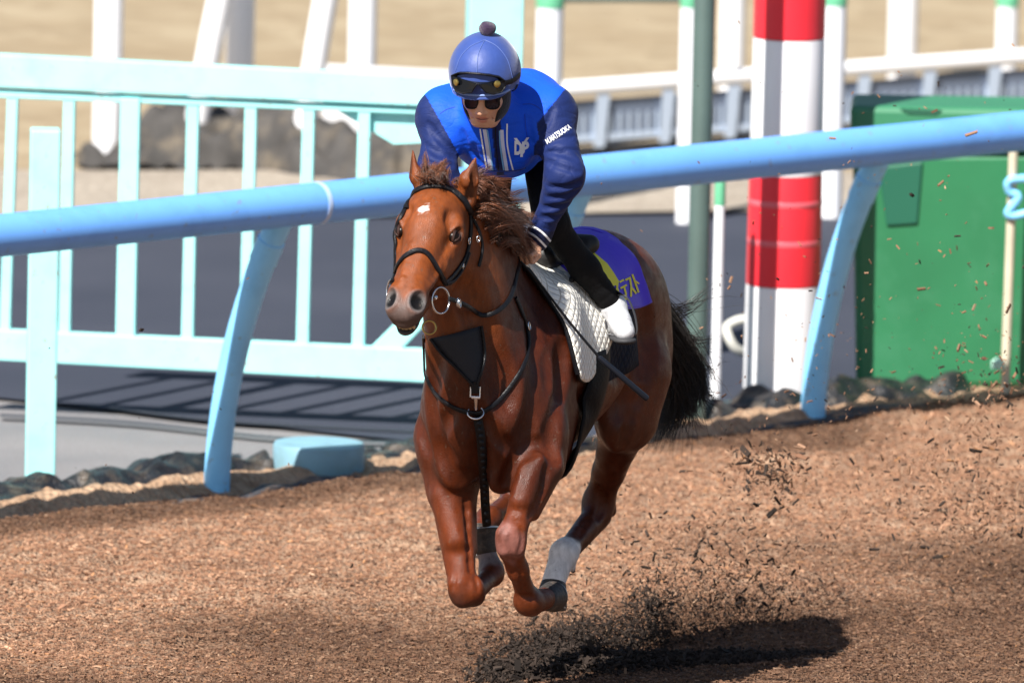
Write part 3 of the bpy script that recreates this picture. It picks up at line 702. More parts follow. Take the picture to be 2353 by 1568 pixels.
crease([(1046, 1322), (1040, 1350)], .008, .004, .01); crease([(1092, 1322), (1098, 1352)], .008, .004, .01); crease([(1195, 1365), (1225, 1372)], .008, .004, .012)
for pix in ([(1040, 566), (1016, 600), (1000, 640), (985, 660)], [(1028, 575), (1020, 620)], [(945, 560), (930, 610), (922, 650)]):
    crease(pix, .008, .0018, .016, True)
HV, HF = hf.mesh(RES_HORSE)
HVn = HV.copy()
# coat colours: pigment, with some shade painted in
def dist_seg(X, a, b):
    a = np.array(a); b = np.array(b); t = np.clip((X-a)@(b-a)/((b-a)@(b-a)), 0, 1); return np.linalg.norm(X-a-t[:, None]*(b-a), axis=1)
X = HVn
base = np.array([.165, .041, .0090]); dark = np.array([.085, .026, .012]); blk = np.array([.018, .014, .013]); grey = np.array([.085, .068, .064]); white = np.array([.78, .77, .76])
C = np.tile(base, (len(X), 1))
def blend(w, c):
    global C
    w = np.clip(w, 0, 1)[:, None]; C = C*(1-w)+np.array(c)*w
n1 = noise3(X, 14, 1); n2 = noise3(X, 60, 2); n3 = noise3(X, 5, 3)
C *= (1+.12*n1+.07*n2+.12*n3)[:, None]
# body darker than face: liver tinge plus painted neck shade, rump lightened as lit
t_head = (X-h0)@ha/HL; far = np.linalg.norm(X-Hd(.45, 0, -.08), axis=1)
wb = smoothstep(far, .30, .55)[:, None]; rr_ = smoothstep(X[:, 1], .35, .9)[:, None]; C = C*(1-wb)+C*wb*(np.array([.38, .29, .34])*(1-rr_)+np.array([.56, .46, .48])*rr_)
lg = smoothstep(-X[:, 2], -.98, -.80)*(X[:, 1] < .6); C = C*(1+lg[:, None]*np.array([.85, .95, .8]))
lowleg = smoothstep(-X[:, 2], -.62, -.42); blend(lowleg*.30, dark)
blend(smoothstep(X[:, 1], .75, .95)*smoothstep(-X[:, 2], -1.05, -.85)*.35, np.array([.045, .015, .010]))  # hind legs darkened low down, the body's shade put into the colour
blend((1-smoothstep(np.linalg.norm((X-q(1172, 1240, -.06+DL))*np.array([1, .6, .8]), axis=1)+.010*n2, .045, .075))*.55, np.array([.26, .12, .105]))
blend(smoothstep(-dist_seg(X, q(1055, 1372, -.03), q(1095, 1385, .0)), -.06, -.03)*.6, blk)  # shaded underside of the folded knee, painted dark
# star, muzzle, nostrils
ps = Hd(.255, -.012, .05); dX = (X-ps)
rs = np.sqrt(((dX@ha)/.023)**2+((dX@hl+.15*(dX@ha))/.018)**2)+.34*noise3(X, 150, 5)
blend((1-smoothstep(rs, .55, 1.15))*(far < .35), (.80, .74, .72))
mz = np.linalg.norm((X-Hd(1.03, 0, -.085))*1.0, axis=1)+.008*noise3(X, 70, 6)
blend((1-smoothstep(mz, .075, .115))*.88, grey)
for s in (1, -1):
    blend(1-smoothstep(np.linalg.norm(X-Hd(.935, s*.048, -.010), axis=1), .030, .052), (.115, .102, .10))
    blend(1-smoothstep(np.linalg.norm(X-Hd(.935, s*.044, -.014), axis=1), .022, .034), (.006, .005, .005))
    blend((1-smoothstep(np.linalg.norm(X-(EC(s)+EN(s)*.02), axis=1), .020, .032))*.8, (.03, .014, .009))
blend((1-smoothstep(np.abs((X-Hd(1.0, 0, -.1045))@hn), .008, .016))*(mz < .10)*.8, (.012, .010, .010))
# white sock behind, grey-white pastern in front
a = dist_seg(X, q(1300, 1258, 1.07), q(1268, 1345, .97)); along = (X-q(1312, 1248, 1.10))@(q(1270, 1335, .98)-q(1312, 1248, 1.10))
blend((1-smoothstep(a, .075, .09))*smoothstep(along+.0012*noise3(X, 80, 8), -.002, .004), white)
blend((1-smoothstep(np.linalg.norm(X-q(1122, 1290, .30), axis=1)+.006*n2, .05, .075))*.6, (.30, .28, .28))
# inside of the ears
for e, dn in ((earR, Vector((-1, -.25, 0)).normalized()), (earL, Vector((.35, -1, .1)).normalized())):
    blend((1-smoothstep(dist_seg(X, e[0]+np.array(dn)*.02, e[1]*.4+e[2]*.6+np.array(dn)*.015), .012, .022))*.75, (.05, .018, .010))

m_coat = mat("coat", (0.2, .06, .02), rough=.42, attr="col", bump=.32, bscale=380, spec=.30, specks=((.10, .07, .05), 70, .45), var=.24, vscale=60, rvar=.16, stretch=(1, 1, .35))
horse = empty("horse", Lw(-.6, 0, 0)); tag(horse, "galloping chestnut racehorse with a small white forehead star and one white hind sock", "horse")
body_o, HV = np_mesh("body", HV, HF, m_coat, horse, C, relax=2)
HB = bvh_of(HV, HF)
# eyes
m_eye = mat("horse_eye", (.006, .003, .002), rough=.30, spec=.18)
for s in (1, -1):
    c = EC(s)
    mb = MB(); mb.lathe(c, [(.0001+.0235*math.sin(a), -.0235*math.cos(a)) for a in np.linspace(.02, math.pi-.02, 14)], 20)
    mb.build("eye", m_eye, horse)
    lid = MB()
    for y0, y1, rr in ((.0125, .002, .0055), (-.0125, .002, .0042)):
        lid.tube([c+EN(s)*(.0195-18*x*x)+ha*x+EB(s)*(y0*(1-(x/.027)**2)+y1) for x in np.linspace(-.027, .027, 13)], [rr*.5]+[rr]*11+[rr*.5], 8)
    lid.build("eyelid", m_coat_dark, body_o)
# hooves
m_hoof = mat("hoof", (.035, .03, .028), rough=.55, var=.5, vscale=60, bump=.3, bscale=90, dirt=((.16, .12, .09), 30, .6))
m_shoe = mat("horseshoe", (.45, .45, .46), rough=.4, metal=.9)
def hoof(c, axis, r0=.042, r1=.060, L=.085):
    axis = Vector(axis).normalized(); c = Vector(c)
    mb = MB(); mb.lathe(c, [(r0*.8, -.012), (r0, 0), (r0*1.04, .006), (r0*.5+r1*.5, L*.5), (r1, L*.97), (r1*.96, L), (r1*.3, L*.97)], 24, axis)
    h = mb.build("hoof", m_hoof, horse)
    sh = MB(); sh.lathe(c, [(r1*.90, L*.985), (r1*.97, L*.99), (r1*.97, L*1.07), (r1*.70, L*1.07), (r1*.70, L*1.0)], 24, axis); sh.build("horseshoe", m_shoe, h)
hoof(q(1272, 1338, .975), Vector(q(1262, 1400, .94))-Vector(q(1272, 1338, .975)), .045, .062)
hoof(q(1252, 1374, .23+DL), Vector(q(1282, 1366, .36+DL))-Vector(q(1252, 1374, .23+DL)), .043, .056)
hoof(q(1117, 1266, .31), Vector(q(1112, 1215, .33))-Vector(q(1117, 1266, .31)), .040, .056, .08)
hoof(q(1105, 1220, .80), Vector(q(1090, 1260, .72))-Vector(q(1105, 1220, .80)), .040, .056, .08)
# teeth between the parted lips
m_teeth = mat("teeth", (.55, .40, .22), rough=.35, var=.3, vscale=120)
for i in range(6):
    a = (i-2.5)/2.5
    c = Vector(Hd(1.010-.020*a*a, a*.029, -.1040)); tb = MB()
    ex, ey, ez = [Vector(w) for w in (ha, hl, hn)]
    tb.hexa([c+ex*sx*.006+ey*sy*.0055-ez*.010 for sx, sy in ((-1,-1),(1,-1),(1,1),(-1,1))], [c+ex*sx*.006+ey*sy*.0055+ez*.010 for sx, sy in ((-1,-1),(1,-1),(1,1),(-1,1))])
    tb.build("tooth", m_teeth, horse, bevel=.002)

# ---- hair
def hair(name, strands, width, m, parent, cols):
    """strands: list of (n,3) arrays; each becomes a tapering three-sided tube"""
    V = []; F = []; CC = []; b = 0
    for st, w, c in zip(strands, width, cols):
        n = len(st); t = np.gradient(st, axis=0); t /= np.linalg.norm(t, axis=1)[:, None]+1e-9
        ref = np.array([.3, -.9, .3]); x = np.cross(t, ref); x /= np.linalg.norm(x, axis=1)[:, None]+1e-9; y = np.cross(t, x)
        tap = w*np.sqrt(np.clip(1-np.linspace(0, 1, n)**2.2, .02, 1))
        for k in range(3):
            a = 2.094*k; V.append(st+(x*math.cos(a)+y*math.sin(a))*tap[:, None])
        for i in range(n-1):
            for k in range(3): k2 = (k+1) % 3; F.append((b+k*n+i, b+k2*n+i, b+k2*n+i+1, b+k*n+i+1))
        CC.append(np.tile(c, (3*n, 1))); b += 3*n
    return np_mesh(name, np.concatenate(V), np.array(F), m, parent, np.concatenate(CC))[0]
def bez(p0, p1, p2, p3, n=10):
    t = np.linspace(0, 1, n)[:, None]; return (1-t)**3*p0+3*(1-t)**2*t*p1+3*(1-t)*t*t*p2+t**3*p3
m_hair = mat("horse_hair", (.1, .04, .02), rough=.38, attr="col", spec=.4, sheen=.2)
# mane: rooted along the crest, blown to the horse's left and back
crest = np.array(smooth_path([P(1062, 428, -.17), P(1085, 432, -.10), P(1108, 455, .0), P(1132, 495, .10), P(1152, 530, .19)], 12))
def locks(n_lock, per, root_f, tip_f, ctrl_f, col, seed, w=(.0006, .0015), spread=.010, tip_sp=.004, npt=11, stray=.06):
    S = []; Wd = []; Cc = []
    for g in range(n_lock):
        gr = np.random.default_rng(seed+g); t = (g+gr.random())/n_lock; r0 = root_f(t, gr); e0 = tip_f(t, gr, r0); c1, c2 = ctrl_f(t, gr, r0, e0); shade = .6+.8*gr.random(); ph = gr.uniform(0, 6); wv = gr.normal(size=3)*.0028; wv2 = gr.normal(size=3)*.0005
        for k in range(int(per*gr.uniform(.5, 1.5))):
            d = gr.normal(size=3)*spread; f = gr.uniform(.45, 1.0)**.7; loose = 5.0 if gr.random() < stray else 1.0
            p = r0+d; e = e0+gr.normal(size=3)*tip_sp*loose+d*.15
            st = bez(p, c1+d*1.0*loose**.5, c2+d*.9*loose**.5+gr.normal(size=3)*.003*loose, e, 24)[:max(6, int(24*f))]
            st = st[np.linspace(0, len(st)-1, npt).astype(int)]; u = np.linspace(0, f, npt)
            st = st+(np.sin(u*9+ph)*u)[:, None]*wv+(np.sin(u*19+ph*2+gr.uniform(0, .6))*u)[:, None]*wv2
            S.append(st); Wd.append(gr.uniform(*w)); Cc.append(np.array(col)*shade*gr.uniform(.5, 1.45))
    return S, Wd, Cc
def snap(p, off=.0):
    h_ = HB.find_nearest(Vector(p)); return np.array(h_[0]+h_[1]*off)
def m_root(t, gr): return snap(crest[int(t*(len(crest)-1))]+lat*gr.normal()*.016, -.004)
def m_tip(t, gr, r0):
    w0 = gr.random()**1.3; L = .065+.095*gr.random()+.02*t
    d = np.array([.85, .0, .30])*(1-w0)+np.array([.50, -.22, -.95])*w0; return r0+d*L+gr.normal(size=3)*np.array([.022, .02, .022])
def m_ctrl(t, gr, r0, e0): L = np.linalg.norm(e0-r0); return r0+np.array([.30, -.18, .38])*L*.6, r0*.4+e0*.6+np.array([.22, -.22, .18])*L*.45+gr.normal(size=3)*.010
S_, W_, C_ = locks(130, 40, m_root, m_tip, m_ctrl, (.105, .036, .017), 1000, spread=.009, tip_sp=.004, stray=.07)
hair("mane", S_, W_, m_hair, horse, C_)
# longer locks blown across the neck toward the rider's hands
def k_root(t, gr): return np.array(hit(HB, 1105+t*55+gr.normal()*8, 470+t*85+gr.normal()*10, .002, .1)[0])
def k_tip(t, gr, r0): return np.array(P(1145+gr.uniform(-20, 85), 552+gr.uniform(-50, 50)+t*12, .10+gr.normal()*.03))
def k_ctrl(t, gr, r0, e0): L = np.linalg.norm(e0-r0); return r0+np.array([.10, -.35, .15])*L, r0*.35+e0*.65+np.array([0, -.15, .12])*L+gr.normal(size=3)*.012
S_, W_, C_ = locks(56, 40, k_root, k_tip, k_ctrl, (.125, .044, .020), 2000, spread=.010, tip_sp=.005)
hair("mane_lock", S_, W_, m_hair, horse, C_)
# forelock standing up behind the browband
def f_root(t, gr): lx = -.050+.075*t; return snap(Hd(-.01+gr.random()*.03, lx, .02), .0)
def f_tip(t, gr, r0):
    kind = gr.random(); L = .055+.055*gr.random()+.035*(kind > .85)
    d = np.array([.35+gr.normal()*.30, -.15+gr.normal()*.2, .85]) if kind > .4 else np.array([-.25+gr.normal()*.3, -.75, .42]); return r0+d/np.linalg.norm(d)*L
def f_ctrl(t, gr, r0, e0): return r0+np.array([0, -.012, .028]), r0*.4+e0*.6+np.array([-.012, -.016, .014])+gr.normal(size=3)*.009
S_, W_, C_ = locks(34, 48, f_root, f_tip, f_ctrl, (.20, .070, .028), 3000, spread=.007, tip_sp=.004, npt=9)
hair("forelock", S_, W_, m_hair, horse, C_)
# tail
def t_root(t, gr): u = gr.random(); return np.array(dock[0])*(1-u)+np.array(dock[2])*u+gr.normal(size=3)*.012
def t_tip(t, gr, r0):
    if t > .80: return np.array(P(1630+gr.normal()*24, 850+gr.normal()*62, 1.66+gr.normal()*.05))
    a = t/.80; return np.array(P(1486+a*118+gr.normal()*8, 1045-a*100+gr.normal()*20-25*(a > .8), 1.66+gr.normal()*.06))
def t_ctrl(t, gr, r0, e0):
    if t > .80: y = proj(e0[None])[1][0]; return np.array(P(1535, 800, 1.62)), np.array(P(1590, y+25, 1.64))
    a = t/.80; return np.array(P(1520+a*45+gr.normal()*8, 812-a*35+gr.normal()*12, 1.64)), np.array(P(1560+a*82+gr.normal()*8, 888+gr.normal()*14, 1.66))
S_, W_, C_ = locks(84, 52, t_root, t_tip, t_ctrl, (.013, .009, .0075), 4000, w=(.0008, .0019), spread=.018, tip_sp=.018, npt=13, stray=.14)
hair("tail", S_, W_, m_hair, horse, C_)
# ================================================================== tack
m_leather = mat("black_leather", (.006, .006, .008), rough=.45, spec=.25, var=.3, vscale=60, bump=.25, bscale=120)
m_steel = mat("steel", (.70, .70, .72), rough=.22, metal=1.0)
m_brass = mat("brass", (.55, .38, .12), rough=.3, metal=1.0)
def strap_mesh(pts, nrm, w, th):
    """flat strap following points with outward normals"""
    mb = MB(); n = len(pts); V = []; F = []
    for i in range(n):
        t = (pts[min(i+1, n-1)]-pts[max(i-1, 0)]).normalized(); nn = nrm[i]; nn = (nn-t*nn.dot(t)).normalized(); s = t.cross(nn).normalized()
        ww = w[i] if hasattr(w, '__len__') else w
        for a, b in ((-.5, -.3), (-.5, .55), (-.3, 1), (.3, 1), (.5, .55), (.5, -.3)): V.append(pts[i]+s*a*ww+nn*b*th)
    for i in range(n-1):
        for k in range(6): F.append((i*6+k, i*6+(k+1)%6, (i+1)*6+(k+1)%6, (i+1)*6+k))
    F += [tuple(range(6))[::-1], tuple((n-1)*6+k for k in range(6))]
    return mb.add(V, F)
def strap(bvh, pix, w, name, m, parent, th=.005, off=.002, Yf=.0, n=6, smooth_n=2):
    q2 = smooth_path([Vector((x, y, 0)) for x, y in pix], n); P3 = []; N3 = []
    for p in q2:
        l, nn = hit(bvh, p.x, p.y, off, Yf); P3.append(l); N3.append(nn)
    for _ in range(smooth_n):
        P3 = [P3[0]]+[(P3[i-1]+P3[i]*2+P3[i+1])/4 for i in range(1, len(P3)-1)]+[P3[-1]]
        N3 = [N3[0]]+[((N3[i-1]+N3[i]*2+N3[i+1])/4).normalized() for i in range(1, len(N3)-1)]+[N3[-1]]
    return strap_mesh(P3, N3, w, th).build(name, m, parent)
def ring(c, nrm, r, t, name, m, parent, sq=1.0, rot=0.0):
    nrm = Vector(nrm).normalized(); x = nrm.cross(up).normalized(); y = x.cross(nrm)*-1; mb = MB()
    x, y = x*math.cos(rot)+y*math.sin(rot), y*math.cos(rot)-x*math.sin(rot)
    pts = [Vector(c)+x*r*sq*math.cos(a)+y*r*math.sin(a) for a in np.linspace(0, 2*math.pi, 29)]
    return mb.tube(pts, t, 10, cap=False).build(name, m, parent)
def coons(top, bot, lft, rgt, nu, nv):
    """pixel grid from four boundary polylines (top/bot left->right, lft/rgt top->bottom)"""
    def res(pl, n):
        p = [Vector((x, y, 0)) for x, y in pl]; p = smooth_path(p, 12); d = [0]
        for i in range(1, len(p)): d.append(d[-1]+(p[i]-p[i-1]).length)
        out = []
        for k in range(n):
            s = d[-1]*k/(n-1); i = max(1, next((j for j in range(len(d)) if d[j] >= s-1e-9), len(d)-1)); f = (s-d[i-1])/max(d[i]-d[i-1], 1e-9); out.append(p[i-1]*(1-f)+p[i]*f)
        return out
    T, B, Lf, Rg = res(top, nu), res(bot, nu), res(lft, nv), res(rgt, nv); g = []
    for j in range(nv):
        v = j/(nv-1)
        for i in range(nu):
            u = i/(nu-1)
            g.append(T[i]*(1-v)+B[i]*v+Lf[j]*(1-u)+Rg[j]*u-(T[0]*(1-u)*(1-v)+T[-1]*u*(1-v)+B[0]*(1-u)*v+B[-1]*u*v))
    return g
def relax_grid(V, nu, nv, it, pin=False):
    V = [Vector(v) for v in V]
    for _ in range(it):
        W2 = list(V)
        for j in range(nv):
            for i in range(nu):
                nb_ = [V[j*nu+i2] for i2 in (i-1, i+1) if 0 <= i2 < nu] if j in (0, nv-1) else ([V[j2*nu+i] for j2 in (j-1, j+1)] if i in (0, nu-1) else [V[j*nu+i-1], V[j*nu+i+1], V[(j-1)*nu+i], V[(j+1)*nu+i]])
                if (i in (0, nu-1)) and (j in (0, nv-1)): continue
                W2[j*nu+i] = V[j*nu+i]*.5+sum(nb_, Vector())/len(nb_)*.5
        V = W2
    return V
def mirror(p):
    u, v, z = loc_of(p); return Lw(u, -v, z)
# ---- bridle
bridle = empty("bridle", Hd(.1, 0, -.1)); tag(bridle, "black leather bridle with noseband and loose steel bit rings on the horse's head", "bridle")
strap(HB, [(934, 482), (942, 456), (962, 437), (990, 430), (1020, 432), (1046, 443), (1066, 462), (1080, 490)], .021, "browband", m_leather, bridle, .010, .003, -.2)
strap(HB, [(1078, 486), (1080, 520), (1077, 552), (1070, 585), (1056, 610), (1040, 632), (1022, 652)], .016, "cheekpiece", m_leather, bridle, .006, .003, -.2)
strap(HB, [(932, 480), (917, 508), (906, 545), (901, 580), (899, 615), (902, 650)], .015, "cheekpiece", m_leather, bridle, .006, .003, -.35)
strap(HB, [(902, 650), (908, 628), (922, 600), (942, 582), (962, 576), (982, 584), (1000, 612), (1022, 652)], .018, "noseband", m_leather, bridle, .008, .003, -.4)
strap(HB, [(1022, 652), (1036, 646), (1050, 630), (1064, 606), (1074, 580)], .012, "noseband_strap", m_leather, bridle, .006, .007, -.3)
strap(HB, [(1082, 500), (1094, 520), (1103, 545), (1106, 575), (1098, 612)], .011, "throatlatch", m_leather, bridle, .005, .004, -.15)
for (x, y) in ((1072, 553), (1058, 612), (1094, 548)):
    l, nn = hit(HB, x, y, .010, -.2); ring(l, nn, .011, .0022, "buckle", m_steel, bridle, .7)
bl, bn = hit(HB, 1006, 672, .012, -.4)
bitc = P(1012, 690, bl.y-.01)
ring(bitc, Vector((.75, -.65, .1)), .046, .0035, "bit_ring", m_steel, bridle, 1.0, .35)
bitc2 = P(900, 668, bl.y-.02); ring(bitc2, Vector((-.9, -.4, .1)), .042, .0035, "bit_ring", m_steel, bridle)
mb = MB(); mb.tube([P(1001, 664, bl.y-.02), P(972, 712, bl.y+.02)], .006, 10); mb.build("bit", m_steel, bridle)
mb = MB(); c = Vector(P(999, 683, bl.y-.03)); mb.lathe(c, [(.003, -.010), (.008, -.006), (.008, .006), (.003, .010)], 14, Vector((.8, -.6, 0))); mb.build("bit_end", m_steel, bridle)
# ---- reins
reins = empty("reins", P(1100, 722, .0)); tag(reins, "black leather reins running from the bit ring to the rider's hands", "reins")
rp_ = smooth_path([P(1030, 686, bl.y), P(1050, 692, bl.y+.05), P(1078, 706, bl.y+.12), P(1108, 724, -.12), P(1140, 716, -.02), P(1165, 694, .06), P(1179, 664, .12), P(1188, 625, .18), P(1200, 590, .22)], 6)
rx, ry = proj([tuple(p) for p in rp_])
for i_ in range(len(rp_)):
    h_ = HB.ray_cast(cam_pos, ray(rx[i_], ry[i_]))
    if h_[0] is not None and rp_[i_].y > h_[0].y-.012: rp_[i_] = P(rx[i_], ry[i_], h_[0].y-.012)
strap_mesh(rp_, [Vector((.45, -.85, .25)).normalized()]*len(rp_), .016, .005).build("rein", m_leather, reins)
rp_ = smooth_path([P(903, 680, bl.y), P(935, 700, -.05), P(1000, 660, .0), P(1080, 560, .1), P(1150, 575, .22), P(1195, 590, .24)], 6)
strap_mesh(rp_, [Vector((-.5, -.8, .25)).normalized()]*len(rp_), .016, .005).build("rein", m_leather, reins)
for f in (.13, .2):
    p = rp_[0]; c = P(1044+f*60, 689+f*40, bl.y+.05); ring(c, Vector((.9, -.3, .1)), .014, .003, "keeper", m_steel, reins, .6)
ring(P(1112, 730, -.13), Vector((.2, -1, .3)), .026, .0035, "running_ring", m_brass, reins, 1.0)
ring(P(986, 752, -.33), Vector((.2, -1, .3)), .024, .0035, "running_ring", m_brass, reins, 1.0)
# ---- martingale and breastplate
mart = empty("martingale", P(1090, 940, -.1)); tag(mart, "black bib martingale and breastplate strap hanging across the horse's chest", "martingale")
loop = [(976, 772), (974, 815), (980, 860), (1000, 900), (1035, 930), (1075, 946), (1105, 946), (1140, 924), (1178, 880), (1205, 830), (1213, 785), (1207, 748), (1194, 712), (1182, 684)]
strap(HB, loop, .0165, "breast_strap", m_leather, mart, .006, .004, -.05)
l, nn = hit(HB, 1207, 750, .014); ring(l, nn, .014, .003, "buckle", m_steel, mart, .7)
bib = coons([(1000, 772), (1045, 762), (1098, 746)], [(1082, 878), (1090, 880), (1098, 878)], [(1000, 772), (1040, 825), (1082, 878)], [(1098, 746), (1100, 810), (1098, 878)], 8, 12)
BV = relax_grid([hit(HB, p.x, p.y, .022, -.1)[0] for p in bib], 8, 12, 6)
mesh_obj("bib", BV, [(j*8+i, j*8+i+1, (j+1)*8+i+1, (j+1)*8+i) for j in range(11) for i in range(7)], mat("bib_mesh", (.008, .010, .016), rough=.75), mart, solid=.003)
strap(HB, [(1000, 772), (1040, 825), (1086, 880)], .010, "bib_strap", m_leather, mart, .005, .026, -.1)
strap(HB, [(1098, 746), (1101, 810), (1094, 880)], .010, "bib_strap", m_leather, mart, .005, .026, -.1)
strap(HB, [(1088, 872), (1090, 898)], .034, "strap_end", m_leather, mart, .007, .020)
l, nn = hit(HB, 1091, 896, .026); c = l; mb = MB(); x = Vector((1, 0, 0)); fr_ = [(-.017, -.016), (.017, -.016), (.017, .020), (-.017, .020), (-.017, -.016)]
mb.tube([c+x*a+up*b for a, b in fr_], .0035, 8); mb.build("buckle", m_steel, mart)
mb = MB(); mb.tube([hit(HB, 1092, 908, .024)[0], hit(HB, 1092, 932, .020)[0]], [.008, .004], 10); mb.build("snap_hook", m_steel, mart)
mb = MB(); p_ = hit(HB, 1092, 908, .026)[0]; mb.tube([p_-x*.015, p_+x*.015], .005, 10); mb.build("snap_bar", m_steel, mart)
l, nn = hit(HB, 1091, 941, .016); ring(l, Vector((0, -1, .9)), .028, .0035, "breast_ring", m_steel, mart)
cs = [(1096, 956), (1104, 1000), (1108, 1050), (1112, 1100), (1114, 1150), (1118, 1205)]
q2 = smooth_path([Vector((a, b, 0)) for a, b in cs], 7); pc = []; 
for i, p in enumerate(q2):
    l, nn = hit(HB, p.x, min(p.y, 1090), .010, -.0); pc.append(P(p.x, p.y, min(l.y, .02)-.006 if p.y < 1090 else pc[-1].y+.012))
strap_mesh(pc, [Vector((.1, -1, .1)).normalized()]*len(pc), .032, .008).build("centre_strap", m_leather, mart)
for i in range(3, len(pc)-1, 2):
    mb = MB(); mb.lathe(pc[i]+Vector((.002, -.011, 0)), [(.009, -.003), (.009, .002), (.005, .005), (.001, .0055)], 12, Vector((.1, -1, .1))); mb.build("stud", m_leather, mart)
# ---- girth
def around(u, a, off, zc=1.22, du=0.0):
    """point on the horse at station u, angle a from straight up toward the horse's left"""
    o = Lw(u, 0, zc); d = lf*math.sin(a)+up*math.cos(a); far_ = o+d*1.0
    r = HB.ray_cast(o, d)
    return (r[0]+d*off, d) if r[0] is not None else (o+d*.3, d)
girth = empty("girth", Lw(-.45, 0, .9)); tag(girth, "black girth strap round the horse's belly below the saddle pad", "girth")
NA, NU = 60, 7; V = []
for j in range(NA):
    a = R(62)+(R(298)-R(62))*j/(NA-1); low = .5-.5*math.cos(a-math.pi+math.pi) ; low = (1-math.cos(a))/2
    for i in range(NU):
        f = i/(NU-1); u = -.54+.15*low+(.5-f)*.17; V.append(around(u, a, .016+.010*math.sin(math.pi*f))[0])
V = relax_grid(V, NU, NA, 1)
m_girth = mat("girth_webbing", (.003, .0035, .005), rough=.55, spec=.12, bump=.3, bscale=90, var=.2, vscale=30)
mesh_obj("girth_band", V, [(j*NU+i, (j+1)*NU+i, (j+1)*NU+i+1, j*NU+i+1) for j in range(NA-1) for i in range(NU-1)], m_girth, girth, solid=.006)
for s in (-.02, .012):
    a0 = around(-.42+s, R(172), .012)[0]; mb = MB(); mb.tube([a0, a0+Vector((.004, -.02, .03))], .004, 8); mb.build("girth_buckle", m_steel, girth)
# ---- quilted white saddle pad (both sides joined over the back)
def two_sided(name, grid, nu, nv, off, m, parent, solid, Yf, relax=4, extra=None):
    """left-side pixel grid dropped on the horse, mirrored, joined by a strip over the spine"""
    Vl = relax_grid([hit(HB, p.x, p.y, off, Yf)[0] for p in grid], nu, nv, relax)
    rows = [Vl[j*nu:(j+1)*nu] for j in range(nv)][::-1]                # bottom row first
    top = rows[-1]; ns = 9; mid = []
    for k in range(1, ns):
        f = k/ns; row = []
        for p in top:
            c = p*(1-f)+mirror(p)*f; u_, v_, z_ = loc_of(c); r = HB.ray_cast(Lw(u_, v_, 2.6), Vector((0, 0, -1)))
            row.append((r[0] if r[0] is not None else c)+Vector((0, 0, off)))
        mid.append(row)
    rows = rows+mid+[[mirror(p) for p in r] for r in rows[::-1]]
    V = [p for r in rows for p in r]; n = len(rows)
    o = mesh_obj(name, V, [(j*nu+i, j*nu+i+1, (j+1)*nu+i+1, (j+1)*nu+i) for j in range(n-1) for i in range(nu-1)], m, parent, solid=solid)
    return o, V, rows
m_quilt = mat("quilted_cotton", (.86, .85, .80), rough=.85, var=.05, vscale=6, dirt=((.60, .55, .42), 5, .4))
def add_quilt(m, cell=.028, ax1=(1, 0, 1), ax2=(1, 0, -1), line=(.45, .40, .33), depth=.6):
    n = m.node_tree.nodes; L = m.node_tree.links; b = n["Principled BSDF"]; tc = n.new("ShaderNodeTexCoord"); hs = []
    for ax in (ax1, ax2):
        d = n.new("ShaderNodeVectorMath"); d.operation = 'DOT_PRODUCT'; v = Vector(ax).normalized()/cell; d.inputs[1].default_value = v; L.new(tc.outputs["Object"], d.inputs[0])
        pp = n.new("ShaderNodeMath"); pp.operation = 'PINGPONG'; pp.inputs[1].default_value = .5; L.new(d.outputs["Value"], pp.inputs[0]); hs.append(pp)
    mn = n.new("ShaderNodeMath"); mn.operation = 'MINIMUM'; L.new(hs[0].outputs[0], mn.inputs[0]); L.new(hs[1].outputs[0], mn.inputs[1])
    mr = n.new("ShaderNodeMapRange"); mr.inputs[1].default_value = .0; mr.inputs[2].default_value = .10; L.new(mn.outputs[0], mr.inputs[0])
    mx = n.new("ShaderNodeMixRGB"); mx.inputs[1].default_value = (*line, 1); src = b.inputs["Base Color"].links[0].from_socket
    L.new(mr.outputs[0], mx.inputs[0]); L.new(src, mx.inputs[2]); L.new(mx.outputs[0], b.inputs["Base Color"])
    sq = n.new("ShaderNodeMath"); sq.operation = 'POWER'; sq.inputs[1].default_value = .5; L.new(mn.outputs[0], sq.inputs[0])
    bp = n.new("ShaderNodeBump"); bp.inputs["Strength"].default_value = depth; bp.inputs["Distance"].default_value = .012; L.new(sq.outputs[0], bp.inputs["Height"]); L.new(bp.outputs[0], b.inputs["Normal"])
add_quilt(m_quilt, .026, tuple(fw*.8+up), tuple(fw*1.0-up*.7))
pad = empty("saddle_pad", Lw(-.5, 0, 1.6)); tag(pad, "white quilted saddle pad with black binding under the rider's leg", "saddle pad")
g = coons([(1196, 612), (1240, 600), (1312, 652), (1396, 708)], [(1318, 858), (1322, 872), (1334, 876), (1346, 868)], [(1196, 612), (1250, 684), (1292, 748), (1318, 858)], [(1396, 708), (1400, 740), (1388, 796), (1346, 868)], 18, 18)
po, PVts, prow = two_sided("pad", g, 18, 18, .016, m_quilt, pad, .012, .45)
def edge_tube(pts, r, name, m, parent): mb = MB(); mb.tube(smooth_path(pts[::2]+[pts[-1]], 3), r, 10); return mb.build(name, m, parent)
nl = 18
edge_tube([r[0] for r in prow], .010, "binding", m_leather, pad); edge_tube([r[-1] for r in prow], .009, "binding", m_leather, pad)
edge_tube(prow[0], .005, "binding", m_leather, pad); edge_tube(prow[-1], .005, "binding", m_leather, pad)
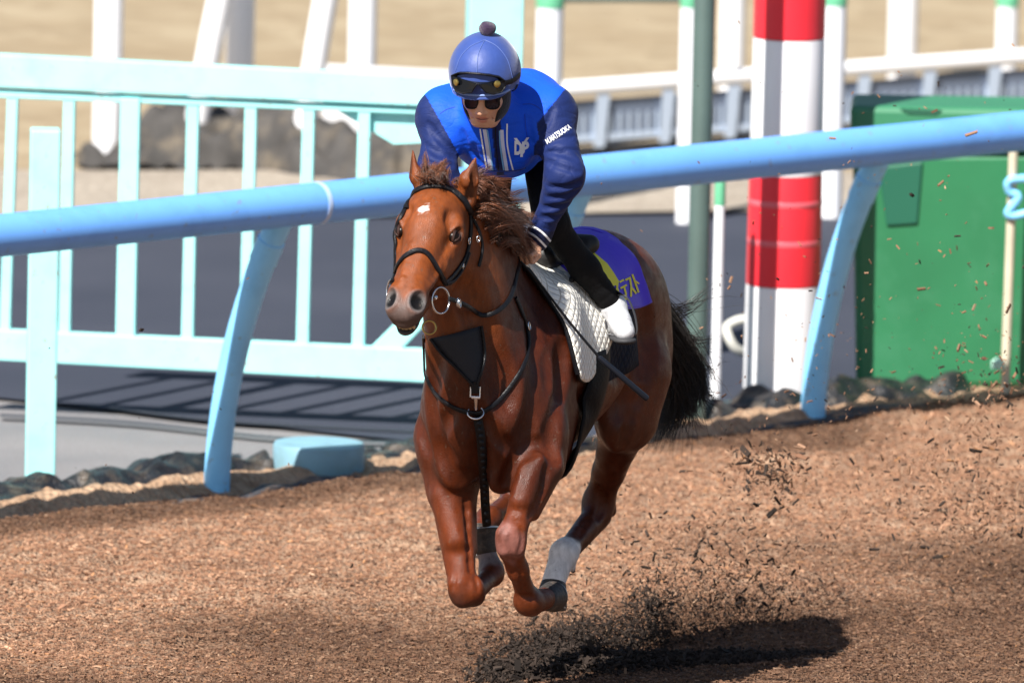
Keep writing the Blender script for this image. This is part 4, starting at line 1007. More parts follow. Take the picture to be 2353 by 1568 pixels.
# ---- dark pad below the boot
m_navyq = mat("navy_quilt", (.006, .009, .020), rough=.8, spec=.15, var=.2, vscale=20); add_quilt(m_navyq, .03, tuple(fw*.8+up), tuple(fw*1.0-up*.7), (.006, .008, .014), .5)
und = empty("under_pad", Lw(-.7, 0, 1.5)); tag(und, "dark navy quilted pad showing below the rider's white boot", "saddle pad")
g = coons([(1330, 640), (1400, 690), (1448, 715)], [(1382, 878), (1420, 862), (1457, 838)], [(1330, 640), (1372, 760), (1382, 878)], [(1448, 715), (1452, 780), (1457, 838)], 12, 12)
two_sided("pad", g, 12, 12, .010, m_navyq, und, .008, .6)
# ---- purple-blue number cloth
m_cloth = mat("number_cloth", (.075, .040, .68), rough=.7, var=.05, vscale=10, bump=.12, bscale=60, sheen=.2)
cloth = empty("number_cloth", Lw(-.9, 0, 1.6)); tag(cloth, "violet blue number cloth with yellow characters over the horse's loins", "number cloth")
g = coons([(1262, 540), (1320, 530), (1390, 556), (1440, 590), (1462, 626)], [(1236, 586), (1300, 640), (1372, 700), (1436, 716), (1487, 690)], [(1262, 540), (1245, 560), (1236, 586)], [(1462, 626), (1476, 656), (1487, 690)], 26, 16)
co, CV, crow = two_sided("cloth", g, 26, 16, .026, m_cloth, cloth, .004, .75, 3)
dg = bpy.context.evaluated_depsgraph_get()
def tri_bvh(V, nu, rows): return BVHTree.FromPolygons([tuple(v) for v in V], [(j*nu+i, j*nu+i+1, (j+1)*nu+i+1, (j+1)*nu+i) for j in range(rows-1) for i in range(nu-1)])
CB = tri_bvh(CV, 26, len(crow))
def decal(bvh, polys, name, m, parent, off=.002, Yf=.6, th=.0):
    """closed pixel polygons laid onto a surface as thin patches"""
    mb = MB()
    for poly in polys:
        pts2 = [Vector((x, y, 0)) for x, y in poly]; tris = tessellate_polygon([pts2]); P3 = []
        for p in pts2:
            l, nn = hit(bvh, p.x, p.y, 0, Yf); d = ray(p.x, p.y); nn = nn if nn.dot(d) < 0 else -nn; P3.append(l+nn*off)
        mb.add(P3, [t for t in tris])
    o = mb.build(name, m, parent, smooth=False); return o
def stroke(pts, w):
    """thick polyline as quads in pixel space"""
    out = []
    for (x0, y0), (x1, y1) in zip(pts[:-1], pts[1:]):
        dx, dy = x1-x0, y1-y0; L = math.hypot(dx, dy) or 1; nx, ny = -dy/L*w/2, dx/L*w/2; ex, ey = dx/L*w*.3, dy/L*w*.3
        out.append([(x0-ex+nx, y0-ey+ny), (x1+ex+nx, y1+ey+ny), (x1+ex-nx, y1+ey-ny), (x0-ex-nx, y0-ey-ny)])
    return out
m_yel = mat("yellow_print", (.85, .72, .02), rough=.6)
kata = [ [[(0, .45), (.15, .0)], [(.3, .62), (.1, .0)]],                     # tail of a sign hidden by the boot
  [[(.15, 1), (.15, .05), (.85, .55)]],                                        # re
  [[(.85, 1), (.1, .5)], [(.52, .75), (.52, 0)]],                              # i
  [[(.2, .98), (.8, .98)], [(.02, .66), (.98, .66)], [(.55, .66), (.5, .3), (.2, 0)]],   # te
  [[(.1, .92), (.82, .92), (.6, .5), (.05, 0)], [(.55, .42), (.95, .02)]],     # su
  [[(.3, 1), (.3, 0)], [(.3, .66), (.85, .42)]] ]                              # to
polys = []
for i, ch in enumerate(kata):
    ox, oy = 1404+(i-1)*13.6, 706-(i-1)*8.0
    for st in ch: polys += stroke([(ox+a*12.5-b*13.5, oy-a*7.0-b*40) for a, b in st], 4.4)
polys = [p for p in polys]
decal(CB, polys, "yellow_lettering", m_yel, co, .0075, .75)
decal(CB, [[(1336, 570), (1356, 577), (1374, 593), (1392, 608), (1406, 628), (1418, 648), (1416, 656), (1402, 660), (1385, 648), (1360, 622), (1340, 600)]], "yellow_numeral", m_yel, co, .0075, .75)
# ---- saddle
m_sad = mat("saddle_leather", (.012, .011, .011), rough=.5, bump=.2, bscale=80)
sad = Field(); sad.ell(Lw(-.66, 0, 1.66), tilt(2), (.22, .13, .045), .03); sad.cone(Lw(-.47, -.05, 1.69), Lw(-.47, .05, 1.69), .05, .05, .04); sad.cone(Lw(-.85, -.09, 1.69), Lw(-.85, .09, 1.69), .035, .035, .04)
for s in (1, -1): sad.ell(Lw(-.56, s*.115, 1.58), tilt(-20, -s*35), (.12, .015, .10), .03)
sv, sf = sad.mesh(.008); tag(np_mesh("saddle", sv, sf, m_sad, None)[0], "small black racing saddle under the rider", "saddle")
# ================================================================== the rider
rider = empty("person", Lw(-.6, 0, 1.6)); tag(rider, "rider in blue jacket and blue helmet crouching forward on the chestnut horse", "person")
A3 = lambda x, y, Y: np.array(P(x, y, Y))
# ---- head frame
jc = A3(1114, 196, .06)
jf = np.array(Vector((-.16, -.86, -.40)).normalized()); jl = np.array(Vector((.985, -.17, .03))); jl -= jf*(jl@jf); jl /= np.linalg.norm(jl); ju = np.cross(jl, jf)
if ju[2] < 0: ju = -ju
def J(f, l, u): return jc+jf*f+jl*l+ju*u
JA = np.array([jf, jl, ju])
sk = Field()
sk.ell(J(0, 0, .02), JA, (.098, .078, .105), .03)
sk.ell(J(.030, 0, -.055), JA, (.074, .064, .070), .03)
sk.ell(J(.058, 0, -.104), JA, (.036, .034, .027), .025)
for s in (1, -1):
    sk.ell(J(.062, s*.042, -.028), JA, (.030, .024, .024), .03)
    sk.cone(J(.02, s*.058, -.07), J(.06, s*.03, -.112), .018, .016, .03)
    sk.ell(J(.099, s*.0125, -.054), JA, (.011, .0085, .0075), .006)
    sk.ell(J(.076, s*.030, .004), JA, (.012, .018, .012), .02, 's')
    sk.cone(J(.088, s*.020, -.060), J(.078, s*.034, -.088), .0025, .002, .010, op='s')
sk.cone(J(.086, 0, .005), J(.108, 0, -.044), .0085, .0125, .012); sk.ball(J(.112, 0, -.048), .0095, .008)
sk.ell(J(.0865, 0, -.0755), JA, (.014, .023, .0065), .006)
sk.ell(J(.0840, 0, -.0885), JA, (.014, .019, .0075), .006)
sk.ell(J(.098, 0, -.0815), JA, (.012, .025, .0016), .004, 's')
sk.ell(J(.082, 0, -.099), JA, (.010, .016, .005), .008, 's')
sk.cone(J(-.02, 0, -.06), A3(1135, 262, .26), .058, .062, .04)
# shoulders, arms and core under the clothes
shR, shL = A3(1016, 270, .25), A3(1262, 264, .27); elR, elL = A3(1003, 392, .14), A3(1300, 402, .14); wrR, wrL = A3(1075, 500, .12), A3(1238, 540, .22)
cst, pel = A3(1142, 300, .40), A3(1226, 318, .76)
sk.cone(A3(1135, 270, .28), cst, .07, .09, .05); sk.cone(cst, pel, .10, .09, .06)
for a, b, c in ((shR, elR, wrR), (shL, elL, wrL)):
    sk.cone(cst, a, .07, .055, .05); sk.cone(a, b, .045, .035, .03); sk.cone(b, c, .034, .024, .03)
# hands closed on the reins
def hand(w, palm, dirf, s):
    w = np.array(w); palm = np.array(palm); d = np.array(dirf)/np.linalg.norm(dirf); side = np.cross(d, [0, 0, 1]); side /= np.linalg.norm(side); dn = np.cross(side, d); dn = -dn if dn[2] > 0 else dn
    sk.cone(w, palm, .024, .030, .02, flat=(side, 1.1))
    for i, L in enumerate((.040, .044, .041, .033)):
        b = palm+d*.022+side*s*(.027-.018*i); k = b+d*L*.75-dn*.004; m_ = k+dn*L*.60; t = m_-d*L*.55+dn*.004
        sk.cone(b, k, .0095, .0088, .006); sk.cone(k, m_, .0088, .0082, .004); sk.cone(m_, t, .0082, .0072, .004)
    tb = palm+side*s*.028-d*.01; tk = tb+d*.030+side*s*.012+dn*.012; sk.cone(tb, tk, .012, .010, .012); sk.cone(tk, tk+d*.022+dn*.014-side*s*.010, .010, .008, .005)
hand(wrL, A3(1217, 572, .20), (-.35, -.75, -.35), -1); hand(wrR, A3(1120, 545, .14), (.2, -.8, -.3), 1)
SV, SF = sk.mesh(.0030)
CS = np.tile(np.array([.62, .335, .215]), (len(SV), 1)); CS *= (1+.05*noise3(SV, 60, 41)+.03*noise3(SV, 200, 42))[:, None]
def bl(w, c):
    global CS
    w = np.clip(w, 0, 1)[:, None]; CS = CS*(1-w)+np.array(c)*w
lip = np.minimum(np.linalg.norm((SV-J(.094, 0, -.0755))@JA.T/np.array([.02, .025, .0085]), axis=1), np.linalg.norm((SV-J(.092, 0, -.0885))@JA.T/np.array([.02, .021, .0085]), axis=1))
bl((1-smoothstep(lip, .75, 1.1))*.8, (.50, .17, .13))
bl((1-smoothstep(np.abs((SV-J(.09, 0, -.0815))@ju), .0012, .0035))*(lip < 1.1)*.8, (.14, .05, .04))
bl((1-smoothstep(np.linalg.norm(SV-J(.105, 0, -.05), axis=1), .01, .03))*.25, (.66, .28, .19))
m_skin = mat("skin", (.6, .35, .25), rough=.45, attr="col", bump=.06, bscale=500, spec=.4)
m_skin.node_tree.nodes["Principled BSDF"].inputs["Subsurface Weight"].default_value = .12
m_skin.node_tree.nodes["Principled BSDF"].inputs["Subsurface Radius"].default_value = (.008, .003, .0015)
np_mesh("body", SV, SF, m_skin, rider, CS); SB = bvh_of(SV, SF)
# ---- black face hood
hd = Field()
hd.ell(J(-.006, 0, .0), JA, (.104, .088, .115), .03); hd.ell(J(.026, 0, -.06), JA, (.083, .075, .076), .03); hd.ell(J(.052, 0, -.108), JA, (.040, .042, .030), .025)
hd.cone(J(-.02, 0, -.07), A3(1136, 272, .25), .072, .085, .04)
hd.ell(J(.10, -.004, -.040), JA, (.075, .060, .083), .012, 's')
v_, f_ = hd.mesh(.0045); np_mesh("face_hood", v_, f_, mat("black_fleece", (.010, .010, .012), rough=.85, sheen=.2, bump=.3, bscale=120), rider, relax=2)
# ---- helmet with satin cover
hc = J(-.012, 0, .068); ht = Field()
ht.ell(hc, JA, (.140, .118, .120), .03); ht.ell(J(-.02, 0, .03), JA, (.135, .116, .10), .05)
def cut(c, n, sz=.5):   # slab subtraction by a huge ellipsoid-like box: use a large ball
    n = np.array(n)/np.linalg.norm(n); ht.ell(np.array(c)+n*sz, np.eye(3), (sz, sz, sz), .012, 's')
cut(J(.05, 0, .016), -ju*1.0+jf*.22, .9)
ht.ell(J(.082, 0, .030), np.array([jf-ju*.12, jl, ju+jf*.12]), (.062, .100, .012), .016)      # peak
ht.ell(J(.10, 0, -.012), JA, (.09, .088, .034), .01, 's')
v_, f_ = ht.mesh(.004)
m_satin = mat("satin_blue", (.028, .062, .25), rough=.50, spec=.45, sheen=.45, var=.10, vscale=26, bump=.16, bscale=38)
helm, HVt = np_mesh("helmet", v_, f_, m_satin, rider, relax=2); TB = bvh_of(HVt, f_)
m_seam = mat("seam", (.08, .13, .36), rough=.5)
def on(bvh, pix, r, name, m, parent, off=.001, n=6, Yf=.0, seg=8):
    pts = [hit(bvh, p.x, p.y, off, Yf)[0] for p in smooth_path([Vector((x, y, 0)) for x, y in pix], n)]
    mb = MB(); mb.tube(pts, r, seg); return mb.build(name, m, parent)
for pix in ([(1112, 93), (1080, 108), (1058, 132), (1046, 165)], [(1113, 93), (1100, 120), (1096, 150), (1095, 172)], [(1114, 93), (1142, 108), (1166, 140), (1178, 185)]):
    on(TB, pix, .0014, "seam", m_seam, helm)
on(TB, [(1043, 206), (1060, 215), (1090, 219), (1120, 219), (1150, 215), (1170, 207)], .004, "brim_edge", mat("brim_edge", (.20, .30, .62), rough=.4), helm, .0)
# pompom
pm = Field(); pc_ = A3(1120, 66, .02); pm.ell(pc_, np.eye(3), (.030, .029, .026), .01)
for i in range(14): d_ = rng.normal(size=3); d_ /= np.linalg.norm(d_); pm.ball(pc_+d_*.018, .0115, .006)
v_, f_ = pm.mesh(.003); np_mesh("pompom", v_, f_, mat("pompom", (.030, .012, .045), rough=.9, sheen=.4, bump=.8, bscale=260), helm, relax=1)
# goggles pushed up on the helmet
m_gog = mat("goggle_lens", (.004, .005, .007), rough=.08, spec=.35); m_gold = mat("gold_button", (.45, .33, .10), rough=.3, metal=.9)
gl = [(1042, 170), (1056, 164), (1075, 164), (1100, 166), (1125, 169), (1146, 173), (1158, 181), (1160, 194), (1152, 206), (1134, 211), (1118, 207), (1109, 198), (1103, 189), (1097, 188), (1092, 196), (1086, 206), (1068, 209), (1051, 205), (1044, 190)]
gf = [hit(TB, x, y, .006)[0]+Vector(jf)*.012 for x, y in gl]; gbk = [hit(TB, x, y, -.002)[0] for x, y in gl]
ng = len(gl); tr = tessellate_polygon([[Vector((x, y, 0)) for x, y in gl]])
goggle = mesh_obj("goggles", gf+gbk, [tuple(t) for t in tr]+[(i, (i+1) % ng, ng+(i+1) % ng, ng+i) for i in range(ng)], m_gog, rider, bevel=.003)
mb = MB(); mb.tube(gf+[gf[0]], .0028, 8); mb.build("goggle_frame", m_leather, goggle)
for x, y, sx in ((1144, 187, 1.0), (1050, 183, .55)):
    l = hit(TB, x, y, .0)[0]+Vector(jf)*.019; nn = hit(TB, x, y)[1]; mb = MB(); mb.lathe(l, [(.0125, -.002), (.0125, .003), (.010, .005), (.002, .005)], 20, nn); mb.build("button", m_gold, goggle)
gs = [(1158, 190), (1170, 188), (1183, 181), (1192, 172)]
strap(TB, gs, .018, "goggle_strap", m_leather, goggle, .003, .003)
# sunglasses
eyeY = SB.ray_cast(cam_pos, ray(1104, 240))[0]
def lens(cx, cy, w, h, n=20):
    c = J(.098, 0, 0); out = []
    for k in range(n):
        a = 2*math.pi*k/n; ca, sa = math.cos(a), math.sin(a); out.append((cx+w/2*math.copysign(abs(ca)**.75, ca), cy+h/2*math.copysign(abs(sa)**.75, sa)))
    return out
m_lens = mat("sunglass_lens", (.010, .012, .022), rough=.08, spec=.7)
glasses = empty("sunglasses", J(.1, 0, 0)); glasses.parent = rider; glasses.location = Vector(J(.1, 0, 0))-rider.location
def on_plane(x, y, f0):
    d = ray(x, y); n = Vector(jf); c = Vector(J(f0, 0, 0)); t = (c-cam_pos).dot(n)/d.dot(n); return cam_pos+d*t
for cx, cy, w in ((1083, 236, 29), (1131, 237, 32)):
    pf = [on_plane(x, y, .104) for x, y in lens(cx, cy, w, 27)]; pb = [p-Vector(jf)*.006 for p in pf]; n = len(pf)
    mesh_obj("lens", pf+pb, [tuple(range(n)), tuple(range(2*n-1, n-1, -1))]+[(i, (i+1) % n, n+(i+1) % n, n+i) for i in range(n)], m_lens, glasses)
    mb = MB(); mb.tube(pf+[pf[0]], .0032, 8); mb.build("rim", m_leather, glasses)
mb = MB(); mb.tube([on_plane(1096, 229, .105), on_plane(1107, 227, .108), on_plane(1117, 230, .105)], .003, 8); mb.build("bridge", m_leather, glasses)
mb = MB(); mb.tube([on_plane(1146, 230, .104), Vector(J(.06, .078, .012)), Vector(J(-.02, .086, .012))], .004, 8); mb.build("temple", m_leather, glasses)
mb = MB(); mb.tube([on_plane(1069, 229, .104), Vector(J(.06, -.078, .012)), Vector(J(-.02, -.086, .012))], .004, 8); mb.build("temple", m_leather, glasses)
strap(TB, [(1190, 195), (1189, 215), (1184, 232)], .014, "chin_strap", m_leather, helm, .003, .004)

# ---- jacket
sd = (pel-cst); sd /= np.linalg.norm(sd); jlat = np.array(Vector((.975, -.20, .0))); jlat -= sd*(jlat@sd); jlat /= np.linalg.norm(jlat); jn = np.cross(jlat, sd); jn = jn if jn[2] > 0 else -jn
JT = np.array([sd, jlat, jn])
jk = Field()
jk.ell(A3(1140, 292, .36), JT, (.25, .195, .135), .05)
jk.ell(A3(1180, 310, .58), JT, (.26, .165, .125), .08)
jk.ell(A3(1185, 240, .50), JT, (.20, .150, .100), .08)
jk.cone(A3(1196, 222, .42), shL*.8+cst*.2, .085, .082, .08); jk.cone(A3(1100, 235, .34), shR*.8+cst*.2, .085, .080, .08)
jk.cone(A3(1120, 280, .20), A3(1142, 352, .24), .085, .075, .05, flat=(jlat, .72))
jk.cone(A3(1145, 340, .28), A3(1160, 352, .40), .080, .09, .05, flat=(jlat, .72))
for sh, el, wr in ((shR, elR, wrR), (shL, elL, wrL)):
    jk.cone(A3(1132, 250, .30), sh, .095, .080, .07); jk.cone(sh, el, .077, .060, .045); jk.ell(el, np.eye(3), (.060, .065, .062), .03); jk.cone(el, wr, .060, .043, .03)
    d_ = wr-el; d_ /= np.linalg.norm(d_); jk.cone(wr-d_*.015, wr+d_*.02, .044, .041, .012)
jk.cone(J(-.03, 0, -.10), A3(1135, 285, .22), .085, .10, .04)
for c_, r_ in ((A3(1238, 236, .40), .084), (A3(1266, 260, .32), .076), (A3(1045, 250, .31), .078), (A3(1018, 270, .27), .074)): jk.ball(c_, r_, .07)
cj, cjf = jk.mesh(.011); CJB = bvh_of(cj, cjf)
def jcrease(pix, r, depth, k=.012, u_=False):
    pts = []
    for p in smooth_path([Vector((x, y, 0)) for x, y in pix], 4):
        h_ = CJB.ray_cast(cam_pos, ray(p.x, p.y))
        if h_[0] is not None: pts.append((h_[0], h_[1]))
    n = len(pts)
    for i in range(n-1):
        f = math.sin(math.pi*(i+.5)/n)**.6; a_, b_ = [np.array(q_[0]+q_[1]*((r-depth*f)*(-1 if u_ else 1))) for q_ in (pts[i], pts[i+1])]
        if np.linalg.norm(a_-b_) < .08: jk.cone(a_, b_, r, r, k, op='u' if u_ else 's')
for pix in ([(1240, 344), (1275, 322), (1312, 318)], [(1244, 352), (1280, 350), (1322, 366)], [(1246, 366), (1285, 384), (1330, 396)], [(1262, 428), (1298, 432), (1334, 420)], [(1256, 452), (1290, 452), (1326, 440)], [(1250, 478), (1284, 474), (1318, 462)], [(1240, 500), (1274, 500), (1305, 488)],
            [(1046, 348), (1012, 322), (984, 286)], [(1044, 362), (1005, 352), (972, 330)], [(1040, 380), (1000, 380), (966, 366)], [(1220, 330), (1216, 300), (1210, 268)], [(1062, 300), (1074, 335), (1090, 360)], [(1090, 330), (1096, 360), (1112, 382)], [(1240, 300), (1256, 285), (1270, 250)]):
    jcrease(pix, .010, .0055, .012)
VJ, FJ = jk.mesh(.0045)
# folds: shallow waves across the sleeves, soft creases on the body
def folds(V, F, el_list, amp):
    me_n = np.zeros_like(V); a = V[F[:, 1]]-V[F[:, 0]]; b = V[F[:, 3]]-V[F[:, 0]]; fn = np.cross(a, b)
    for k in range(4):
        for c in range(3): me_n[:, c] += np.bincount(F[:, k], fn[:, c], len(V))
    me_n /= np.linalg.norm(me_n, axis=1)[:, None]+1e-12
    d = np.zeros(len(V))
    for a, b, c, sd_ in el_list:
        for p, q_ in ((a, b), (b, c)):
            ax = (q_-p); L = np.linalg.norm(ax); ax = ax/L; t = (V-p)@ax; w = 1-smoothstep(dist_seg(V, p, q_), .085, .12)
            ph = t*58+3.0*noise3(V, 9, sd_)+1.6*noise3(V, 19, sd_+1); amp_l = np.clip(noise3(V, 9, sd_+2)*.5+.5, 0, 1)
            near = .45+.55*np.exp(-((V-b)**2).sum(1)/.012); d += w*near*amp_l*amp*(np.abs(np.sin(ph))**.7-.5)
    return V+me_n*d[:, None], me_n
VJ, nJ = folds(VJ, FJ, [(shR, elR, wrR, 51), (shL, elL, wrL, 57)], .0045)
VJ = VJ+nJ*(.004*noise3(VJ, 16, 61)+.002*noise3(VJ, 34, 62))[:, None]
px_, py_ = proj(VJ)
royal = np.array([.006, .085, .70]); navy = np.array([.009, .020, .100])
def side_of(x, y, a, b): return (b[0]-a[0])*(y-a[1])-(b[1]-a[1])*(x-a[0])
rS = (side_of(px_, py_, (1292, 212), (1232, 286)) < 0) & (side_of(px_, py_, (1232, 286), (1246, 352)) < 0)
rS |= (dist_seg(VJ, elL, wrL) < .09) | (dist_seg(VJ, shL*.35+elL*.65, elL) < .095)
rS &= (np.minimum(dist_seg(VJ, shL, elL), dist_seg(VJ, elL, wrL)) < .135)
lS = ((side_of(px_, py_, (985, 232), (1052, 352)) > 0) | (dist_seg(VJ, elR, wrR) < .09)) & (np.minimum(dist_seg(VJ, shR, elR), dist_seg(VJ, elR, wrR)) < .135)
CJ = np.where((rS | lS)[:, None], navy, royal)
zipm = (side_of(px_, py_, (1128, 285), (1140, 395)) < 0) & (side_of(px_, py_, (1150, 285), (1158, 395)) > 0) & (VJ[:, 1] < .32)
CJ = np.where(zipm[:, None], np.array([.010, .018, .10]), CJ)
for el, wr in ((elL, wrL), (elR, wrR)):
    d_ = (wr-el)/np.linalg.norm(wr-el); t = (VJ-wr)@d_; cuff = (t > -.045) & (dist_seg(VJ, el, wr+d_*.03) < .1) & (t < .1)
    CJ = np.where(cuff[:, None], np.array([.010, .014, .050]), CJ)
m_jack = mat("softshell", (.01, .1, .7), rough=.62, attr="col", spec=.22, sheen=.04, bump=.16, bscale=150, var=.05, vscale=14, wave=(5, .24))
jo, VJ = np_mesh("jacket", VJ, FJ, m_jack, rider, CJ, relax=1); JB = bvh_of(VJ, FJ)
m_wht = mat("white_print", (.85, .86, .90), rough=.6); m_lav = mat("pale_stripe", (.62, .66, .85), rough=.6); m_lb = mat("sky_stripe", (.16, .42, .78), rough=.6)
def jdecal(polys, name, m, off=.0022): return decal(JB, polys, name, m, jo, off, .25)
def ribbon(pix, w, name, m, off=.002):
    c = smooth_path([Vector((x, y, 0)) for x, y in pix], 8); polys = []
    for a, b in zip(c[:-1], c[1:]): polys.append([(a.x-w/2, a.y), (a.x+w/2, a.y), (b.x+w/2, b.y), (b.x-w/2, b.y)])
    return jdecal(polys, name, m, off)
ribbon([(1103, 296), (1109, 335), (1118, 386)], 3.4, "stripe", m_wht); ribbon([(1113, 297), (1119, 335), (1127, 390)], 8.5, "stripe", m_lav); ribbon([(1119.5, 298), (1125, 335), (1132.5, 391)], 2.6, "stripe", m_lb)
ribbon([(1147, 300), (1149, 335), (1157, 390)], 3.2, "stripe", m_lb); ribbon([(1152, 298), (1155, 335), (1164, 391)], 8, "stripe", m_lav); ribbon([(1164, 284), (1165, 335), (1178, 390)], 3.4, "stripe", m_wht)
ribbon([(1138, 292), (1139, 330), (1146, 392)], 2.0, "zip", m_leather, .003)
def text_polys(txt, size, to_px, shear=0.0, bold=.0):
    cu = bpy.data.curves.new("t", 'FONT'); cu.body = txt; cu.size = size; cu.offset = bold; cu.shear = shear
    ob = bpy.data.objects.new("t", cu); COL.objects.link(ob); bpy.context.view_layer.update()
    me = ob.evaluated_get(bpy.context.evaluated_depsgraph_get()).to_mesh(); V = [v.co.copy() for v in me.vertices]; F = [tuple(p.vertices) for p in me.polygons]
    ob.to_mesh_clear() if False else None
    xs = [v.x for v in V]; ys = [v.y for v in V]; x0, x1, y0, y1 = min(xs), max(xs), min(ys), max(ys)
    V = [to_px((v.x-x0)/(x1-x0), (v.y-y0)/(y1-y0)) for v in V]
    bpy.data.objects.remove(ob); return V, F
def text_on(bvh, txt, to_px, name, m, parent, off=.0025, bold=.03):
    V, F = text_polys(txt, 1.0, to_px, 0, bold); P3 = []
    for x, y in V:
        l, nn = hit(bvh, x, y, 0, .25); d = ray(x, y); nn = nn if nn.dot(d) < 0 else -nn; P3.append(l+nn*off)
    return mesh_obj(name, P3, F, m, parent, smooth=False)
text_on(JB, "M.MATSUOKA", lambda s, t: (1258+s*54+t*-6, 332-s*36-t*11.5), "name_lettering", m_wht, jo, bold=.02)
text_on(JB, "D", lambda s, t: (1181+s*16, 355+s*1-t*32), "emblem_letter", m_wht, jo, .0025, .05)
text_on(JB, "B", lambda s, t: (1198+s*18, 357+s*-1-t*32), "emblem_letter", m_wht, jo, .0028, .05)
text_on(JB, "Y", lambda s, t: (1179+s*36, 361-s*2-t*44), "emblem_letter", m_wht, jo, .0031, .0)
def cstripe(pix): strap(JB, pix, .0075, "cuff_stripe", m_wht, jo, .0012, .0006, .2, 8, 1)
cstripe([(1214, 519), (1226, 522), (1238, 528), (1252, 540), (1264, 554)]); cstripe([(1205, 532), (1216, 535), (1227, 541), (1241, 553), (1254, 567)])
m_sm = mat("dark_seam", (.004, .04, .38), rough=.6)
for pix in ([(1200, 240), (1222, 240), (1240, 250), (1248, 262)], [(1010, 262), (1025, 252), (1045, 246)], [(1205, 262), (1208, 300), (1216, 340)]): on(JB, pix, .0013, "seam", m_sm, jo, .0004, 6, .25)
# hem
on(JB, [(1112, 388), (1130, 392), (1160, 393), (1190, 391), (1206, 386)], .005, "hem", mat("hem", (.008, .03, .22), rough=.6), jo, -.002, 5, .28)

m_iron = mat("dark_iron", (.12, .12, .13), rough=.4, metal=.9)
# ---- trousers and boots
tz = Field(); hipL = A3(1250, 335, .66); knL = A3(1264, 512, .30); anL = A3(1408, 702, .47)
u_, v_2, z_ = loc_of(hipL); hipR = np.array(Lw(u_, v_2-.20, z_))
def mir(p): u, v, z = loc_of(p); return np.array(Lw(u, -v, z))
knR, anR = mir(knL), mir(anL)
tz.ell(pel, JT, (.14, .145, .105), .06)
for hp, kn, an in ((hipL, knL, anL), (hipR, knR, anR)):
    tz.cone(pel, hp, .10, .085, .06); tz.cone(hp, kn, .085, .062, .05); tz.ball(kn, .056, .03); tz.cone(kn, kn*.45+an*.55, .054, .050, .03); tz.cone(kn*.45+an*.55, an+(an-kn)*.05, .050, .041, .03)
VT, FT = tz.mesh(.006); VT, nT_ = folds(VT, FT, [(hipL, knL, anL, 71)], .0045)
np_mesh("trousers", VT, FT, mat("black_trousers", (.005, .005, .006), rough=.8, spec=.2, bump=.2, bscale=90), rider, relax=1)
m_boot = mat("white_boot", (.60, .61, .64), rough=.45, coat=.2, var=.05, vscale=20, dirt=((.20, .20, .22), 26, .7), bump=.25, bscale=40)
m_sole = mat("boot_sole", (.03, .03, .034), rough=.7)
for an, kn in ((anL, knL), (anR, knR)):
    s = 1 if an is anL else -1
    toe = an+np.array(fw)*.035+np.array(lf)*s*.060+np.array([0, 0, -.084]); heel = an-np.array(fw)*.035-np.array(lf)*s*.015+np.array([0, 0, -.075])
    ball_ = an*.35+toe*.65
    bf = Field(); d_ = (an-kn)/np.linalg.norm(an-kn)
    bf.cone(an-d_*.004, an+d_*.012, .040, .037, .02); bf.cone(an, heel, .036, .033, .03); bf.cone(an, ball_, .039, .036, .03); bf.cone(ball_, toe, .036, .030, .02)
    bf.cone(heel, toe, .030, .031, .02)
    v_, f_ = bf.mesh(.005); bo, v_ = np_mesh("boot", v_, f_, m_boot, rider, relax=1)
    so_ = Field(); dn_ = np.array([0, 0, -.036]); so_.cone(heel+dn_, heel*.6+toe*.4+dn_*.95, .037, .031, .01, flat=((0, 0, 1), 2.6)); so_.cone(heel*.6+toe*.4+dn_*.95, toe+dn_, .033, .042, .01, flat=((0, 0, 1), 2.6))
    v_, f_ = so_.mesh(.005); np_mesh("sole", v_, f_, m_sole, bo, relax=1)
    # stirrup iron and leather
    st_ = empty("stirrup", Vector(ball_)); tag(st_, "steel stirrup under the white boot on the near side" if s == 1 else "steel stirrup under the boot on the far side of the horse", "stirrup")
    cN = Vector(ball_)+Vector((0, 0, -.045)); lv = Vector(lf)
    mb = MB(); mb.tube(smooth_path([cN-lv*.052, cN-lv*.056+up*.06, cN-lv*.03+up*.125, cN+up*.145, cN+lv*.03+up*.125, cN+lv*.056+up*.06, cN+lv*.052, cN-lv*.052], 4), .0036, 8); mb.build("iron", m_iron, st_)
    t0 = cN+up*.145; t1 = Lw(-.60, s*.17, 1.60); strap_mesh([t0, (t0+t1)/2+lv*s*.02, t1], [lv*s]*3, .022, .004).build("stirrup_leather", m_leather, st_)
# ---- whip
hy = min(hit(HB, 1376, 820)[0].y, hit(HB, 1310, 742)[0].y)
wp = [P(1196, 600, .10), P(1240, 651, .10*.85+.15*(hy-.07)), P(1310, 742, .10*.4+.6*(hy-.07)), P(1376, 820, hy-.07)]
whip = empty("whip", wp[0]); tag(whip, "black whip held in the rider's hand slanting across the white pad", "whip")
mb = MB(); mb.tube(smooth_path(wp, 6), [.0042]*10+[.0052]*9, 10); mb.build("shaft", m_leather, whip)
d_ = (P(1487, 916, hy-.02)-wp[-1]); mb = MB(); mb.tube([wp[-1]-d_*.02, wp[-1]+d_*.03, wp[-1]+d_*.5, wp[-1]+d_*.97, wp[-1]+d_], [.005, .0095, .0105, .0115, .009], 14); mb.build("padded_end", mat("whip_pad", (.008, .010, .016), rough=.4, spec=.25), whip)
